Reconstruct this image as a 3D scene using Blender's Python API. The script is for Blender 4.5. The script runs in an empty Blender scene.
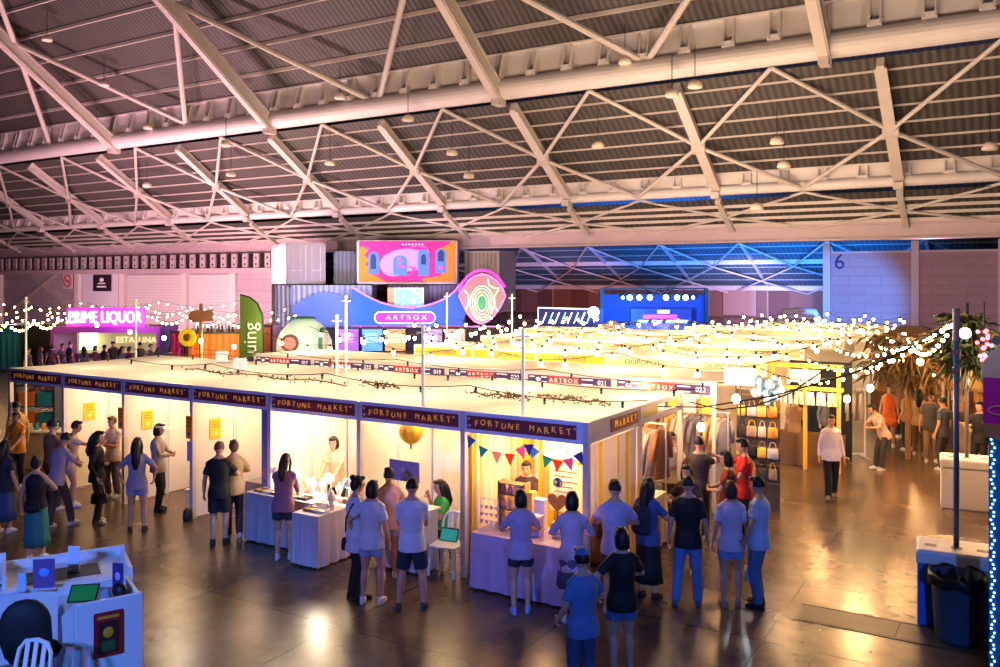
import bpy, math, random
from mathutils import Vector, Matrix, Euler
random.seed(7)
SC = bpy.context.scene
COL = SC.collection
R = math.radians
TH = R(31.27)                       # angle between the view direction and the hall's long axis
CAM = Vector((5.15, -10.79, 4.47))
FWD = Vector((-math.sin(TH), math.cos(TH), 0)); RGT = Vector((math.cos(TH), math.sin(TH), 0))
F, HY = 860.0, 280.0                # focal length in pixels, horizon row

def at_z(x, y, z=0.0):              # world point at height z seen at a place in the photo
    t = (CAM.z - z) * F / (y - HY)
    return CAM + RGT * ((x-500)/F*t) + FWD*t + Vector((0, 0, z-CAM.z))
def at_d(x, y, t):                  # world point at depth t
    return CAM + RGT*((x-500)/F*t) + FWD*t + Vector((0, 0, (HY-y)/F*t))
def on_q(x, D):                     # p coordinate on the plane D metres in front along +Y
    t = F*D/(0.519*(x+916)); return CAM.x + (0.8547*D - t)/0.519

# ------------------------------------------------------------------ mesh builder
class MB:
    def __init__(s): s.v = []; s.f = []; s.mi = []; s.m = 0
    def add(s, vs, fs):
        o = len(s.v); s.v += [tuple(a) for a in vs]
        for f in fs: s.f.append(tuple(i+o for i in f)); s.mi.append(s.m)
        return s
    def box(s, c, d, rz=0.0, M=None):
        x, y, z = d[0]/2, d[1]/2, d[2]/2
        vs = [Vector((a*x, b*y, e*z)) for a in (-1, 1) for b in (-1, 1) for e in (-1, 1)]
        if M is None: M = Matrix.Rotation(rz, 3, 'Z')
        vs = [M @ v + Vector(c) for v in vs]
        return s.add(vs, [(0,1,3,2),(4,6,7,5),(0,4,5,1),(2,3,7,6),(0,2,6,4),(1,5,7,3)])
    def span(s, a, b):              # axis aligned box by two corners
        return s.box([(a[i]+b[i])/2 for i in range(3)], [abs(b[i]-a[i]) for i in range(3)])
    def bar(s, a, b, w, h, up=(0, 0, 1)):
        a, b = Vector(a), Vector(b); d = (b-a).normalized()
        sd = d.cross(Vector(up))
        if sd.length < 1e-4: sd = d.cross(Vector((1, 0, 0)))
        sd.normalize(); u = sd.cross(d)
        vs = [p + sd*(i*w/2) + u*(j*h/2) for p in (a, b) for i, j in ((-1,-1),(1,-1),(1,1),(-1,1))]
        return s.add(vs, [(3,2,1,0),(4,5,6,7),(0,1,5,4),(1,2,6,5),(2,3,7,6),(3,0,4,7)])
    def rings(s, rs, cap=True):
        n = len(rs[0]); vs = [p for r in rs for p in r]; fs = []
        for k in range(len(rs)-1):
            for i in range(n):
                j = (i+1) % n; fs.append((k*n+i, k*n+j, (k+1)*n+j, (k+1)*n+i))
        if cap: fs.append(tuple(range(n))[::-1]); fs.append(tuple((len(rs)-1)*n+i for i in range(n)))
        return s.add(vs, fs)
    def tube(s, pts, r, n=8, cap=True):
        pts = [Vector(p) for p in pts]
        if not isinstance(r, (list, tuple)): r = [r]*len(pts)
        rs = []; pu = None
        for i, p in enumerate(pts):
            d = (pts[min(i+1, len(pts)-1)] - pts[max(i-1, 0)])
            d = d.normalized() if d.length > 1e-9 else Vector((0, 0, 1))
            if pu is None: pu = d.orthogonal().normalized()
            pu = (pu - d*pu.dot(d))
            pu = pu.normalized() if pu.length > 1e-6 else d.orthogonal().normalized()
            w = d.cross(pu)
            rs.append([p + (pu*math.cos(2*math.pi*k/n) + w*math.sin(2*math.pi*k/n))*r[i] for k in range(n)])
        return s.rings(rs, cap)
    def loft(s, rows, T=None, n=14, fold=0.0, nf=7):     # rows: (z, cx, cy, rx, ry)
        rs = []
        for (z, cx, cy, rx, ry) in rows:
            r = []
            for k in range(n):
                a = 2*math.pi*k/n; g = 1 + fold*math.sin(nf*a)
                p = Vector((cx + rx*g*math.cos(a), cy + ry*g*math.sin(a), z)); r.append(T(p) if T else p)
            rs.append(r)
        return s.rings(rs)
    def ball(s, c, r, n=10, m=7, T=None, keep=None):
        c = Vector(c); r = r if isinstance(r, (list, tuple)) else (r, r, r); vs = []; fs = []
        for j in range(m+1):
            t = math.pi*j/m
            for i in range(n):
                a = 2*math.pi*i/n
                vs.append(Vector((r[0]*math.sin(t)*math.cos(a), r[1]*math.sin(t)*math.sin(a), r[2]*math.cos(t))))
        for j in range(m):
            for i in range(n):
                f = (j*n+i, (j+1)*n+i, (j+1)*n+(i+1) % n, j*n+(i+1) % n)
                if keep is None or keep(sum((vs[q] for q in f), Vector())/4): fs.append(f)
        return s.add([(T(v+c) if T else v+c) for v in vs], fs)
    def lathe(s, c, prof, n=16):    # prof: (r, z)
        c = Vector(c)
        return s.rings([[c + Vector((r*math.cos(2*math.pi*k/n), r*math.sin(2*math.pi*k/n), z)) for k in range(n)] for r, z in prof])
    def prism(s, poly, T, d):       # polygon (x,y) mapped by T(x, y, depth)
        n = len(poly)
        vs = [T(x, y, 0) for x, y in poly] + [T(x, y, d) for x, y in poly]
        return s.add(vs, [tuple(range(n))[::-1], tuple(range(n, 2*n))] + [(i, (i+1) % n, n+(i+1) % n, n+i) for i in range(n)])
    def quad(s, a, b, c, d): return s.add([a, b, c, d], [(0, 1, 2, 3)])
    def mesh(s, name, mats, smooth=False):
        me = bpy.data.meshes.new(name); me.from_pydata(s.v, [], s.f)
        for m in (mats if isinstance(mats, (list, tuple)) else [mats]): me.materials.append(m)
        if any(s.mi): me.polygons.foreach_set('material_index', s.mi)
        if smooth: me.polygons.foreach_set('use_smooth', [True]*len(s.f))
        me.update(); return me
    def build(s, name, mats, parent=None, smooth=False, label=None, bev=0):
        o = bpy.data.objects.new(name, s.mesh(name, mats, smooth)); return link(o, parent, label, bev)
KIDS = {}
def link(o, parent=None, label=None, bev=0):
    COL.objects.link(o)
    if parent is not None: o.parent = parent; KIDS.setdefault(parent.name, []).append(o)
    if label: o['label'] = label
    if bev:
        b = o.modifiers.new('bevel', 'BEVEL'); b.width = bev; b.segments = 2; b.limit_method = 'ANGLE'
    return o
def tag(o, label, cat, group=None, kind=None):
    o['label'] = label; o['category'] = cat
    if group: o['group'] = group
    if kind: o['kind'] = kind
    return o
def thing(name, label, cat, loc=(0, 0, 0), rz=0.0, group=None):
    o = bpy.data.objects.new(name, None); COL.objects.link(o); o.empty_display_size = .1
    o.location = loc; o.rotation_euler = (0, 0, rz); return tag(o, label, cat, group)
def struct(name, mb, mat, parent=None, **k):
    o = mb.build(name, mat, parent, **k)
    if parent is None: o['kind'] = 'structure'
    return o
def children(o): return KIDS.get(o.name, [])
def copy_tree(o, parent=None):
    c = o.copy(); COL.objects.link(c)
    if parent is not None: c.parent = parent; KIDS.setdefault(parent.name, []).append(c)
    for ch in list(children(o)): copy_tree(ch, c)
    return c
def put(o, loc, rz=None, label=None, group=None):
    o.location = loc
    if rz is not None: o.rotation_euler = (0, 0, rz)
    if label: o['label'] = label
    if group: o['group'] = group
    return o

# ------------------------------------------------------------------ materials
MATS = {}
def mat(name, col, rough=.6, metal=0.0, em=0.0, emcol=None, noise=0.0, nscale=8.0, bump=0.0, trans=0.0, alpha=1.0, sample=False):
    key = name
    if key in MATS: return MATS[key]
    m = bpy.data.materials.new(name); m.use_nodes = True; nt = m.node_tree; b = nt.nodes['Principled BSDF']
    c = (col[0], col[1], col[2], 1)
    b.inputs['Base Color'].default_value = c; b.inputs['Roughness'].default_value = rough; b.inputs['Metallic'].default_value = metal
    if noise or bump:
        tc = nt.nodes.new('ShaderNodeTexCoord'); nz = nt.nodes.new('ShaderNodeTexNoise'); nz.inputs['Scale'].default_value = nscale; nz.inputs['Detail'].default_value = 4
        nt.links.new(tc.outputs['Object'], nz.inputs['Vector'])
        if noise:
            mx = nt.nodes.new('ShaderNodeMix'); mx.data_type = 'RGBA'
            mx.inputs['A'].default_value = tuple(max(0, x*(1-noise)) for x in c[:3]) + (1,)
            mx.inputs['B'].default_value = tuple(min(1, x*(1+noise)) for x in c[:3]) + (1,)
            nt.links.new(nz.outputs['Fac'], mx.inputs['Factor']); nt.links.new(mx.outputs['Result'], b.inputs['Base Color'])
        if bump:
            bp = nt.nodes.new('ShaderNodeBump'); bp.inputs['Strength'].default_value = bump
            nt.links.new(nz.outputs['Fac'], bp.inputs['Height']); nt.links.new(bp.outputs['Normal'], b.inputs['Normal'])
    if em:
        b.inputs['Emission Color'].default_value = tuple(emcol or col[:3]) + (1,); b.inputs['Emission Strength'].default_value = em
        if not sample: m.cycles.emission_sampling = 'NONE'
    if trans:
        nd = nt.nodes.new('ShaderNodeBsdfTranslucent'); nd.inputs['Color'].default_value = c
        ms = nt.nodes.new('ShaderNodeMixShader'); ms.inputs['Fac'].default_value = trans
        out = nt.nodes['Material Output']
        nt.links.new(b.outputs['BSDF'], ms.inputs[1]); nt.links.new(nd.outputs['BSDF'], ms.inputs[2]); nt.links.new(ms.outputs['Shader'], out.inputs['Surface'])
    if alpha < 1: b.inputs['Alpha'].default_value = alpha
    MATS[key] = m; return m
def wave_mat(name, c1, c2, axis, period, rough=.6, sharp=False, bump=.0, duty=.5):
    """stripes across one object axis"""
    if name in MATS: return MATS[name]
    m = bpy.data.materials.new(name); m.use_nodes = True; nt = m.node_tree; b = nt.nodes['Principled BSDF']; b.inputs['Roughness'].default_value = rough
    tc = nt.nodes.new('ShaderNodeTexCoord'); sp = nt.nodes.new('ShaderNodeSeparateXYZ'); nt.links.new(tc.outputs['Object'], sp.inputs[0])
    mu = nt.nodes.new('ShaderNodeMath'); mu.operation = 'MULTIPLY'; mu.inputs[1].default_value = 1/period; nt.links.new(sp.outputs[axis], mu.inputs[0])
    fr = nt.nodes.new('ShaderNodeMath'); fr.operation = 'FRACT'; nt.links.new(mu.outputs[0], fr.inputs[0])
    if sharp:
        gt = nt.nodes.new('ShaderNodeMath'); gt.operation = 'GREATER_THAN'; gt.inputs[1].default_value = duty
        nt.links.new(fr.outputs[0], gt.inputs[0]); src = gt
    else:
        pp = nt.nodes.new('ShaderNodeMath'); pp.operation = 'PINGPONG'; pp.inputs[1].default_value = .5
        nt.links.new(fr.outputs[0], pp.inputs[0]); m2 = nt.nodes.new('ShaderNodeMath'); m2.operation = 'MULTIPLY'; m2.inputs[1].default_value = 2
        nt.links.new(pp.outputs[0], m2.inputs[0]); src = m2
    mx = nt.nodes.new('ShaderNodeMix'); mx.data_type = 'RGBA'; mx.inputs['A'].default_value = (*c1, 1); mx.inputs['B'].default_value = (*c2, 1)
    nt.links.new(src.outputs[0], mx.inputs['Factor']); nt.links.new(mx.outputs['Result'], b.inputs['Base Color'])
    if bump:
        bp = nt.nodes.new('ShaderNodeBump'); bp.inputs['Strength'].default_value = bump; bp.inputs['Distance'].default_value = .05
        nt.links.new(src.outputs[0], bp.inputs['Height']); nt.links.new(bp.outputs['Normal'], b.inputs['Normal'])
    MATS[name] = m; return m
def cmat(c, rough=.7): return mat('cloth_%d_%d_%d' % tuple(int(x*999) for x in c), c, rough, noise=.12, nscale=14)
WHITE = mat('white_paint', (.78, .77, .75), .5); ALU = mat('aluminium', (.72, .70, .74), .35, .3)
BLACK = mat('black_plastic', (.012, .012, .014), .5); DARK = mat('dark_grey', (.05, .05, .055), .6)
WOOD = mat('brown_wood', (.30, .16, .07), .55, noise=.3, nscale=6); GLOW = mat('bulb_glow', (1, .75, .4), .3, em=38, emcol=(1, .62, .25))
GLOWW = mat('lamp_white', (1, .95, .85), .3, em=14, emcol=(1, .88, .7)); PANEL = mat('booth_panel', (.82, .78, .70), .55)

_txt = {}
def text_mb(txt, size=1.0, depth=.01):
    """flat extruded lettering as a list of verts/faces, centred, in the XZ plane facing -Y"""
    k = (txt, size, depth)
    if k not in _txt:
        cu = bpy.data.curves.new('lettering', 'FONT'); cu.body = txt; cu.size = size; cu.extrude = depth/2; cu.align_x = 'CENTER'; cu.align_y = 'CENTER'; cu.resolution_u = 3
        o = bpy.data.objects.new('lettering', cu); COL.objects.link(o)
        me = bpy.data.meshes.new_from_object(o.evaluated_get(bpy.context.evaluated_depsgraph_get()))
        _txt[k] = ([Vector((v.co.x, -v.co.z, v.co.y)) for v in me.vertices], [tuple(p.vertices) for p in me.polygons])
        bpy.data.objects.remove(o); bpy.data.curves.remove(cu); bpy.data.meshes.remove(me)
    return _txt[k]
def add_text(mb, txt, c, size, rz=0.0, tilt=0.0, depth=.01, sx=1.0):
    vs, fs = text_mb(txt, size, depth); M = Matrix.Rotation(rz, 3, 'Z') @ Matrix.Rotation(tilt, 3, 'Y')
    mb.add([M @ Vector((v.x*sx, v.y, v.z)) + Vector(c) for v in vs], fs); return mb
def wobbly(mb, txt, c, size, step, rz=0.0):
    rnd = random.Random(len(txt)); M = Matrix.Rotation(rz, 3, 'Z'); x = -step*(len(txt)-1)/2
    for ch in txt:
        if ch != ' ': add_text(mb, ch, Vector(c) + M @ Vector((x, 0, rnd.uniform(-.015, .015))), size*rnd.uniform(.9, 1.15), rz, rnd.uniform(-.25, .25), .006)
        x += step
    return mb
# ------------------------------------------------------------------ people
def remesh(mb, name, mats, voxel=.014, it=3):
    me = mb.mesh('tmp', mats); o = bpy.data.objects.new('tmp', me); COL.objects.link(o)
    m = o.modifiers.new('r', 'REMESH'); m.mode = 'VOXEL'; m.voxel_size = voxel; m.use_smooth_shade = True
    s = o.modifiers.new('s', 'SMOOTH'); s.factor = .5; s.iterations = it
    out = bpy.data.meshes.new_from_object(o.evaluated_get(bpy.context.evaluated_depsgraph_get())); out.name = name
    bpy.data.objects.remove(o); bpy.data.meshes.remove(me); return out
def ik(a, c, l1, l2, pole):
    a, c = Vector(a), Vector(c); d = c-a; L = min(d.length, l1+l2-.004); d.normalize(); c = a + d*L
    x = (l1*l1 - l2*l2 + L*L)/(2*L); y = math.sqrt(max(l1*l1 - x*x, 0)); p = Vector(pole); p -= d*p.dot(d); p.normalize()
    return a + d*x + p*y, c
HANDS = {'down': (.09, .05, -.50), 'hips': (.13, .10, -.42), 'front': (-.06, .28, -.24), 'phone': (-.10, .27, -.12), 'fold': (-.22, .17, -.22), 'point': (.02, .50, -.08), 'table': (-.02, .36, -.36),
         'face': (-.10, .20, .06), 'swing': (.06, .20, -.44), 'back': (.07, -.16, -.46), 'lap': (-.05, .26, -.38), 'side': (.30, .10, -.36), 'reach': (.12, .45, .02), 'bag': (.10, .06, -.47)}
SKIN = mat('skin_light', (.62, .36, .24), .5); SKIN2 = mat('skin_tan', (.45, .24, .15), .5)
EYE = mat('eye_dark', (.02, .015, .012), .3); LIP = mat('lips', (.42, .13, .11), .5)
HAIRC = {'black': (.012, .009, .008), 'brown': (.06, .03, .015), 'auburn': (.16, .075, .03)}
GARMENT = {'tshirt': 'tshirt', 'long': 'long_sleeved_top', 'tank': 'tank_top', 'polo': 'polo_shirt', 'cardigan': 'cardigan'}
def person(label, loc, ang=0.0, h=1.68, top=('tshirt', (.8, .8, .8)), bottom=('trousers', (.03, .03, .05)), hair=('short', 'black'), shoes=(.7, .7, .7),
           arms=('down', 'down'), feet=((.10, .02), (-.10, -.03)), lean=0.0, yaw=0.0, nod=.12, sit=0.0, fem=True, skin=None, extra=(), group=None, fine=.014):
    skin = skin or SKIN
    root = thing('person', label, 'person', (loc[0], loc[1], loc[2] if len(loc) > 2 else 0), TH + R(ang), group); k = h/1.69; root.scale = (k, k, k)
    hz = .52 if sit else .90
    sy = .0
    S, C = math.sin(lean), math.cos(lean)
    P = Vector((0, -.6*S*.5, hz))
    def T(p): return P + Vector((p.x, p.y*C + p.z*S, -p.y*S + p.z*C))
    sw = .150 if fem else .168
    tr = [(-.10, .125, .095), (0, .155 if fem else .145, .11), (.13, .118 if fem else .135, .09), (.25, .132 if fem else .148, .10), (.38, .145 if fem else .162, .112), (.47, sw-.02, .096), (.525, .095, .066), (.57, .055, .058)]
    body = MB(); body.loft([(z, 0, -.008 if z > .3 else 0, rx, ry) for z, rx, ry in tr], T, 16)
    body.tube([T(Vector((0, -.005, .52))), T(Vector((0, .012, .66)))], [.056, .048], 10)
    # head
    hc = T(Vector((0, .025, .70))); HM = Matrix.Rotation(R(yaw), 3, 'Z') @ Matrix.Rotation(-nod - lean*.5, 3, 'X')
    def HT(p): return hc + HM @ Vector(p)
    body.ball((0, 0, .012), (.074, .092, .104), 14, 10, HT); body.ball((0, .03, -.05), (.056, .058, .062), 12, 8, HT)
    body.ball((0, .097, -.015), (.013, .017, .022), 8, 6, HT)
    for s in (-1, 1): body.ball((s*.076, -.008, -.008), (.012, .02, .03), 8, 6, HT)
    # legs
    legs = []
    for s, (fx, fy) in zip((1, -1), feet):
        hip = Vector((s*.082, P.y, hz-.03)); an = Vector((fx, fy + (.0 if not sit else .42), .085))
        kn, an = ik(hip, an, .408, .388, (s*.12, 1, .3 if sit else 0)); legs.append((s, hip, kn, an))
        body.tube([hip + Vector((0, 0, .05)), hip.lerp(kn, .3), hip.lerp(kn, .7), kn, kn.lerp(an, .3) - Vector((0, .012, 0)), kn.lerp(an, .7), an, an - Vector((0, 0, .05))], [.088, .088, .070, .054, .056, .043, .036, .036], 12)
        body.ball(an + Vector((0, .055, -.055)), (.036, .10, .03), 10, 6)
    # arms
    arml = []; fingers = MB()
    for s, a in zip((1, -1), arms):
        t = HANDS[a] if isinstance(a, str) else a
        sh = T(Vector((s*sw, -.012, .455))); tg = sh + Vector((s*t[0], t[1] + (S*.25 if t[2] < -.3 else 0), t[2]))
        el, wr = ik(sh, tg, .275, .245, (s*1.1, -.25, -.5) if a in ('fold', 'front', 'hips') else (s*.28, -.8, -.45)); arml.append((s, sh, el, wr))
        body.ball(sh, .052, 10, 7); body.tube([T(Vector((s*.02, -.01, .565))), T(Vector((s*.08, -.012, .515))), sh], [.045, .048, .046], 10)
        body.tube([sh - Vector((s*.02, 0, 0)), sh.lerp(el, .4), el, el.lerp(wr, .3), wr], [.05, .047, .037, .038, .025], 10)
        d = (wr-el).normalized(); n = d.cross(Vector((s, 0, 0))).cross(d) if abs(d.x) < .8 else Vector((0, 0, 1)); n = (n - d*n.dot(d)).normalized(); w = d.cross(n)
        # palm plane: w = across the knuckles, n = out of the back of the hand
        M = Matrix((w, n, d)).transposed()
        body.ball((0, 0, 0), (.038, .018, .052), 10, 6, lambda p, M=M, wr=wr, d=d: wr + d*.045 + M @ p)
        for i, (off, ln) in enumerate(((-.029, .066), (-.010, .078), (.010, .073), (.028, .056))):
            b0 = wr + d*.075 + w*off; b1 = b0 + (d*.85 - n*.3).normalized()*ln*.55; b2 = b1 + (d*.45 - n*.9).normalized()*ln*.5
            fingers.tube([b0, b1, b2], [.0095, .0088, .0065], 6)
        sgn = 1 if w.y*1 + w.x*(-s) > 0 else -1
        b0 = wr + d*.03 + w*sgn*.028; b1 = b0 + (d*.6 + w*sgn*.75).normalized()*.035; b2 = b1 + (d*.95 - n*.3).normalized()*.03
        fingers.tube([b0, b1, b2], [.012, .0105, .008], 6)
    me = remesh(body, 'body', skin, fine)
    bm_v = [v.co.copy() for v in me.vertices]; bm_f = [tuple(p.vertices) for p in me.polygons]
    full = MB(); full.add(bm_v, bm_f); full.add(fingers.v, fingers.f); bpy.data.meshes.remove(me)
    full.build('body', skin, root, True)
    # face
    e = MB(); [e.ball((s*.029, .083, .012), (.012, .008, .007), 8, 6, HT) for s in (-1, 1)]; [e.ball((s*.030, .085, .034), (.019, .008, .004), 8, 6, HT) for s in (-1, 1)]
    e.build('eyes', EYE, root, True); MB().ball((0, .086, -.058), (.022, .008, .007), 8, 6, HT).build('mouth', LIP, root, True)
    # top
    kind, col = top; m = cmat(col); hem = -.12 if kind != 'cardigan' else -.22; tb = MB()
    grow = .020
    rows = [(hem, 0, 0, .190, .152), (hem+.05, 0, 0, .188, .150)] + [(z, 0, -.008 if z > .3 else 0, max(rx+grow, .152 if z < .3 else 0)+(.018 if z < .1 else 0), ry+grow+(.014 if z < .1 else .006)) for z, rx, ry in tr if z > hem + .06 and z < .50] + [(.53, 0, -.008, .10, .078), (.55, 0, 0, .072, .068)]
    if bottom[0] in ('trousers', 'shorts', 'skirt', 'long_skirt') and kind == 'tank': rows = [(max(z, -.02), a, b, c_, d_) for z, a, b, c_, d_ in rows][1:]
    tb.loft(rows, T, 16)
    for s, sh, el, wr in arml:
        if kind == 'tank': continue
        if kind in ('long', 'cardigan'):
            tb.ball(sh, .058, 10, 7); tb.tube([T(Vector((s*.03, -.01, .53))), T(Vector((s*.08, -.012, .505))), sh], [.05, .058, .055], 10); tb.tube([sh - Vector((s*.03, 0, 0)), sh.lerp(el, .5), el, el.lerp(wr, .5), wr - (wr-el)*.06], [.062, .057, .050, .045, .038], 10)
        else:
            tb.ball(sh, .056, 10, 7); tb.tube([T(Vector((s*.03, -.01, .53))), T(Vector((s*.08, -.012, .505))), sh], [.05, .058, .055], 10); tb.tube([sh - Vector((s*.04, 0, 0)), sh.lerp(el, .3), sh.lerp(el, .66)], [.056, .057, .062], 10)
    tm = remesh(tb, 'top', m, fine); link(bpy.data.objects.new(GARMENT.get(kind, kind), tm), root)
    # bottom
    kind, col = bottom; m = cmat(col); bb = MB()
    if kind in ('trousers', 'shorts'):
        bb.loft([(-.13, 0, 0, .13, .105), (-.06, 0, 0, .152, .118), (.02, 0, 0, .150, .115), (.07, 0, 0, .135, .10)], T, 16)
        for s, hip, kn, an in legs:
            if kind == 'trousers': bb.tube([hip + Vector((0, 0, .03)), hip.lerp(kn, .35), kn, kn.lerp(an, .5), an - Vector((0, 0, .02))], [.092, .092, .073, .068, .062], 12)
            else: bb.tube([hip + Vector((0, 0, .03)), hip.lerp(kn, .4), hip.lerp(kn, .82 if not fem else .5)], [.095, .10, .098], 12)
        link(bpy.data.objects.new(kind, remesh(bb, kind, m, fine)), root)
    else:
        zl = {'skirt': .46, 'long_skirt': .24, 'mini': .60}[kind]
        cxy = (legs[0][2] + legs[1][2])/2
        if sit: bb.loft([(.40, 0, .25, .20, .24), (.60, 0, .16, .17, .22), (.66, 0, 0, .15, .12)], None, 20)
        else: bb.loft([(zl, cxy.x, cxy.y*.5, .21, .19), (zl+.18, cxy.x*.7, cxy.y*.3, .195, .165), (.84, 0, P.y, .172, .135), (.93, 0, P.y, .16, .122), (1.0, 0, P.y, .14, .105)], None, 28, .04, 7)
        bb.build('skirt', m, root, True)
    # shoes
    for s, hip, kn, an in legs:
        sb = MB(); fl = an.z - .085
        def ST(p, an=an, s=s): q = Matrix.Rotation(-s*.15, 3, 'Z') @ Vector(p); return Vector((an.x+q.x, an.y+q.y, q.z + fl))
        sb.loft([(0, 0, .05, .043, .125), (.02, 0, .05, .046, .13), (.045, 0, .045, .044, .122), (.07, 0, .02, .040, .085), (.10, 0, -.008, .042, .052)], ST, 14)
        sb.build('shoe', cmat(shoes, .5), root, True)
    # hair
    style, hcol = hair; hm = mat('hair_' + hcol, HAIRC[hcol], .5, noise=.6, nscale=25, bump=.4); hb = MB()
    low = (-.055 if fem else -.035)
    if style not in ('bald', 'none'):
        hb.ball((0, -.008, .018), (.086, .102, .115), 18, 14, HT, lambda c: not (c.y > .022 and c.z < .055) and not (c.z < low))
        hb.ball((0, .055, .098), (.062, .045, .028), 12, 8, HT)
    if style in ('long', 'verylong'):
        L = -.34 if style == 'long' else -.44
        hb.tube([HT((0, -.045, .05)), HT((0, -.085, -.04)), HT((0, -.10, -.12)), T(Vector((0, -.135, .70+L*.75))), T(Vector((0, -.14, .70+L)))], [.075, .082, .08, .07, .028], 12)
        for s in (-1, 1): hb.tube([HT((s*.06, -.01, .05)), HT((s*.078, -.015, -.05)), HT((s*.075, -.03, -.13)), T(Vector((s*.085, -.085, .70+L*.8)))], [.03, .034, .034, .012], 8)
    if style == 'bob':
        hb.loft([(-.125, 0, -.035, .06, .05), (-.10, 0, -.032, .084, .074), (-.05, 0, -.03, .092, .083), (.03, 0, -.028, .09, .085), (.08, 0, -.02, .07, .07)], HT, 14)
    if style == 'bun': hb.ball((0, -.085, .10), (.045, .045, .042), 10, 8, HT); hb.ball((0, -.05, -.02), (.07, .055, .07), 10, 8, HT)
    if style == 'pony': hb.tube([HT((0, -.09, .05)), HT((0, -.13, .02)), HT((0, -.14, -.10)), HT((0, -.12, -.22))], [.022, .034, .032, .01], 8)
    if hb.v: hb.build('hair', hm, root, True)
    for ex in extra:
        t = ex[0]; c = cmat(ex[1]) if len(ex) > 1 else BLACK
        def hold(nm={'strap': 'shoulder_bag', 'backpack': 'backpack', 'fanny': 'waist_bag', 'phone': 'phone', 'handbag': 'handbag', 'paper': 'shopping_bag'}.get(t, t)):
            q = thing(nm, ex[2], nm.split('_')[-1], root.location, root.rotation_euler.z); q.scale = root.scale; return q
        if t == 'strap':
            a = [T(Vector((.10, .02, .535))), T(Vector((.12, -.10, .45))), T(Vector((0, -.145, .25))), T(Vector((-.15, -.10, .02))), T(Vector((-.19, .0, -.08)))]
            b = [T(Vector((.10, .02, .535))), T(Vector((.10, .12, .42))), T(Vector((0, .15, .25))), T(Vector((-.15, .08, .02))), T(Vector((-.19, .0, -.08)))]
            MB().tube(a, .013, 6).tube(b, .013, 6).build('bag_strap', c, (SB := hold())); q = T(Vector((-.205, -.02, -.16))); MB().loft([(-.10, 0, 0, .05, .11), (-.08, 0, 0, .062, .125), (.05, 0, 0, .055, .12), (.08, 0, 0, .03, .10)], lambda p, q=q: q + p, 12).build('bag_body', c, SB, True)
        if t in ('handbag', 'paper'):
            wr = arml[0][3]; q = hold(); z = -.36 if t == 'handbag' else -.42
            MB().loft([(z-.10, 0, 0, .05, .13), (z-.08, 0, 0, .062, .145), (z+.06, 0, 0, .055, .13), (z+.09, 0, 0, .03, .115)], lambda p: wr + Vector((.01, .03, -.0)) + p, 12).build('bag_body', c, q, True)
            MB().tube([wr + Vector((.01, .12, z+.07)), wr + Vector((.01, .07, -.14)), wr + Vector((.01, .03, -.105)), wr + Vector((.01, -.01, -.14)), wr + Vector((.01, -.06, z+.07))], .011, 6).build('handle', c, q)
        if t == 'backpack':
            MB().loft([(.06, 0, -.19, .12, .06), (.12, 0, -.20, .15, .085), (.36, 0, -.19, .145, .08), (.46, 0, -.17, .10, .05)], T, 14).build('bag_body', c, hold(), True)
        if t == 'fanny': MB().loft([(-.06, 0, -.175, .10, .035), (.0, 0, -.18, .13, .055), (.06, 0, -.175, .12, .035)], T, 14).build('bag_body', c, hold(), True)
        if t == 'cap':
            cb = MB(); cb.ball((0, -.004, .03), (.092, .108, .105), 16, 10, HT, lambda p: p.z > .03); cb.ball((0, .10, .055), (.075, .09, .010), 14, 6, HT); cb.build('cap', c, root, True)
        if t == 'visor':
            cb = MB(); cb.lathe((0, 0, 0), [(.098, 0), (.101, .0), (.101, .04), (.098, .04)], 18); v = [HT(Vector(p) + Vector((0, .0, .045))) for p in cb.v]; cb.v = [tuple(p) for p in v]
            cb.ball((0, .11, .05), (.085, .085, .009), 14, 6, HT); cb.build('visor', c, root, True)
        if t == 'phone':
            wr = arml[0][3]; MB().box(wr + Vector((-.03, .085, .03)), (.075, .012, .15), 0, Matrix.Rotation(-.6, 3, 'X')).build('phone_body', BLACK, hold())
        if t == 'apron': MB().loft([(-.30, 0, .13, .13, .02), (0, 0, .135, .14, .02), (.35, 0, .13, .11, .02)], T, 12).build('apron', c, root, True)
        if t == 'scarf': MB().lathe(T(Vector((0, 0, .53))), [(.07, 0), (.095, .02), (.08, .05), (.06, .06)], 14).build('scarf', c, root, True)
    return root
def P_(x, y): v = at_z(x, y, 0); return (v.x, v.y, 0)
# ------------------------------------------------------------------ the hall
STEEL = mat('roof_steel', (.56, .49, .44), .5, noise=.15, nscale=.6); STEELW = mat('roof_steel_pale', (.66, .60, .57), .5, noise=.1, nscale=.5)
DECK = wave_mat('roof_deck', (.115, .098, .088), (.048, .040, .036), 0, .34, .6, bump=.5)
DECKB = wave_mat('roof_deck_bluelit', (.12, .20, .28), (.06, .11, .17), 0, .5, .6)  # blue stage light is tinted into the far deck colour
def Q(D): return D + CAM.y
def Zh(h): return CAM.z + h
PL, PR = -150, 60
q1, q2, q3 = Q(39), Q(45.6), Q(48.7)
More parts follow.
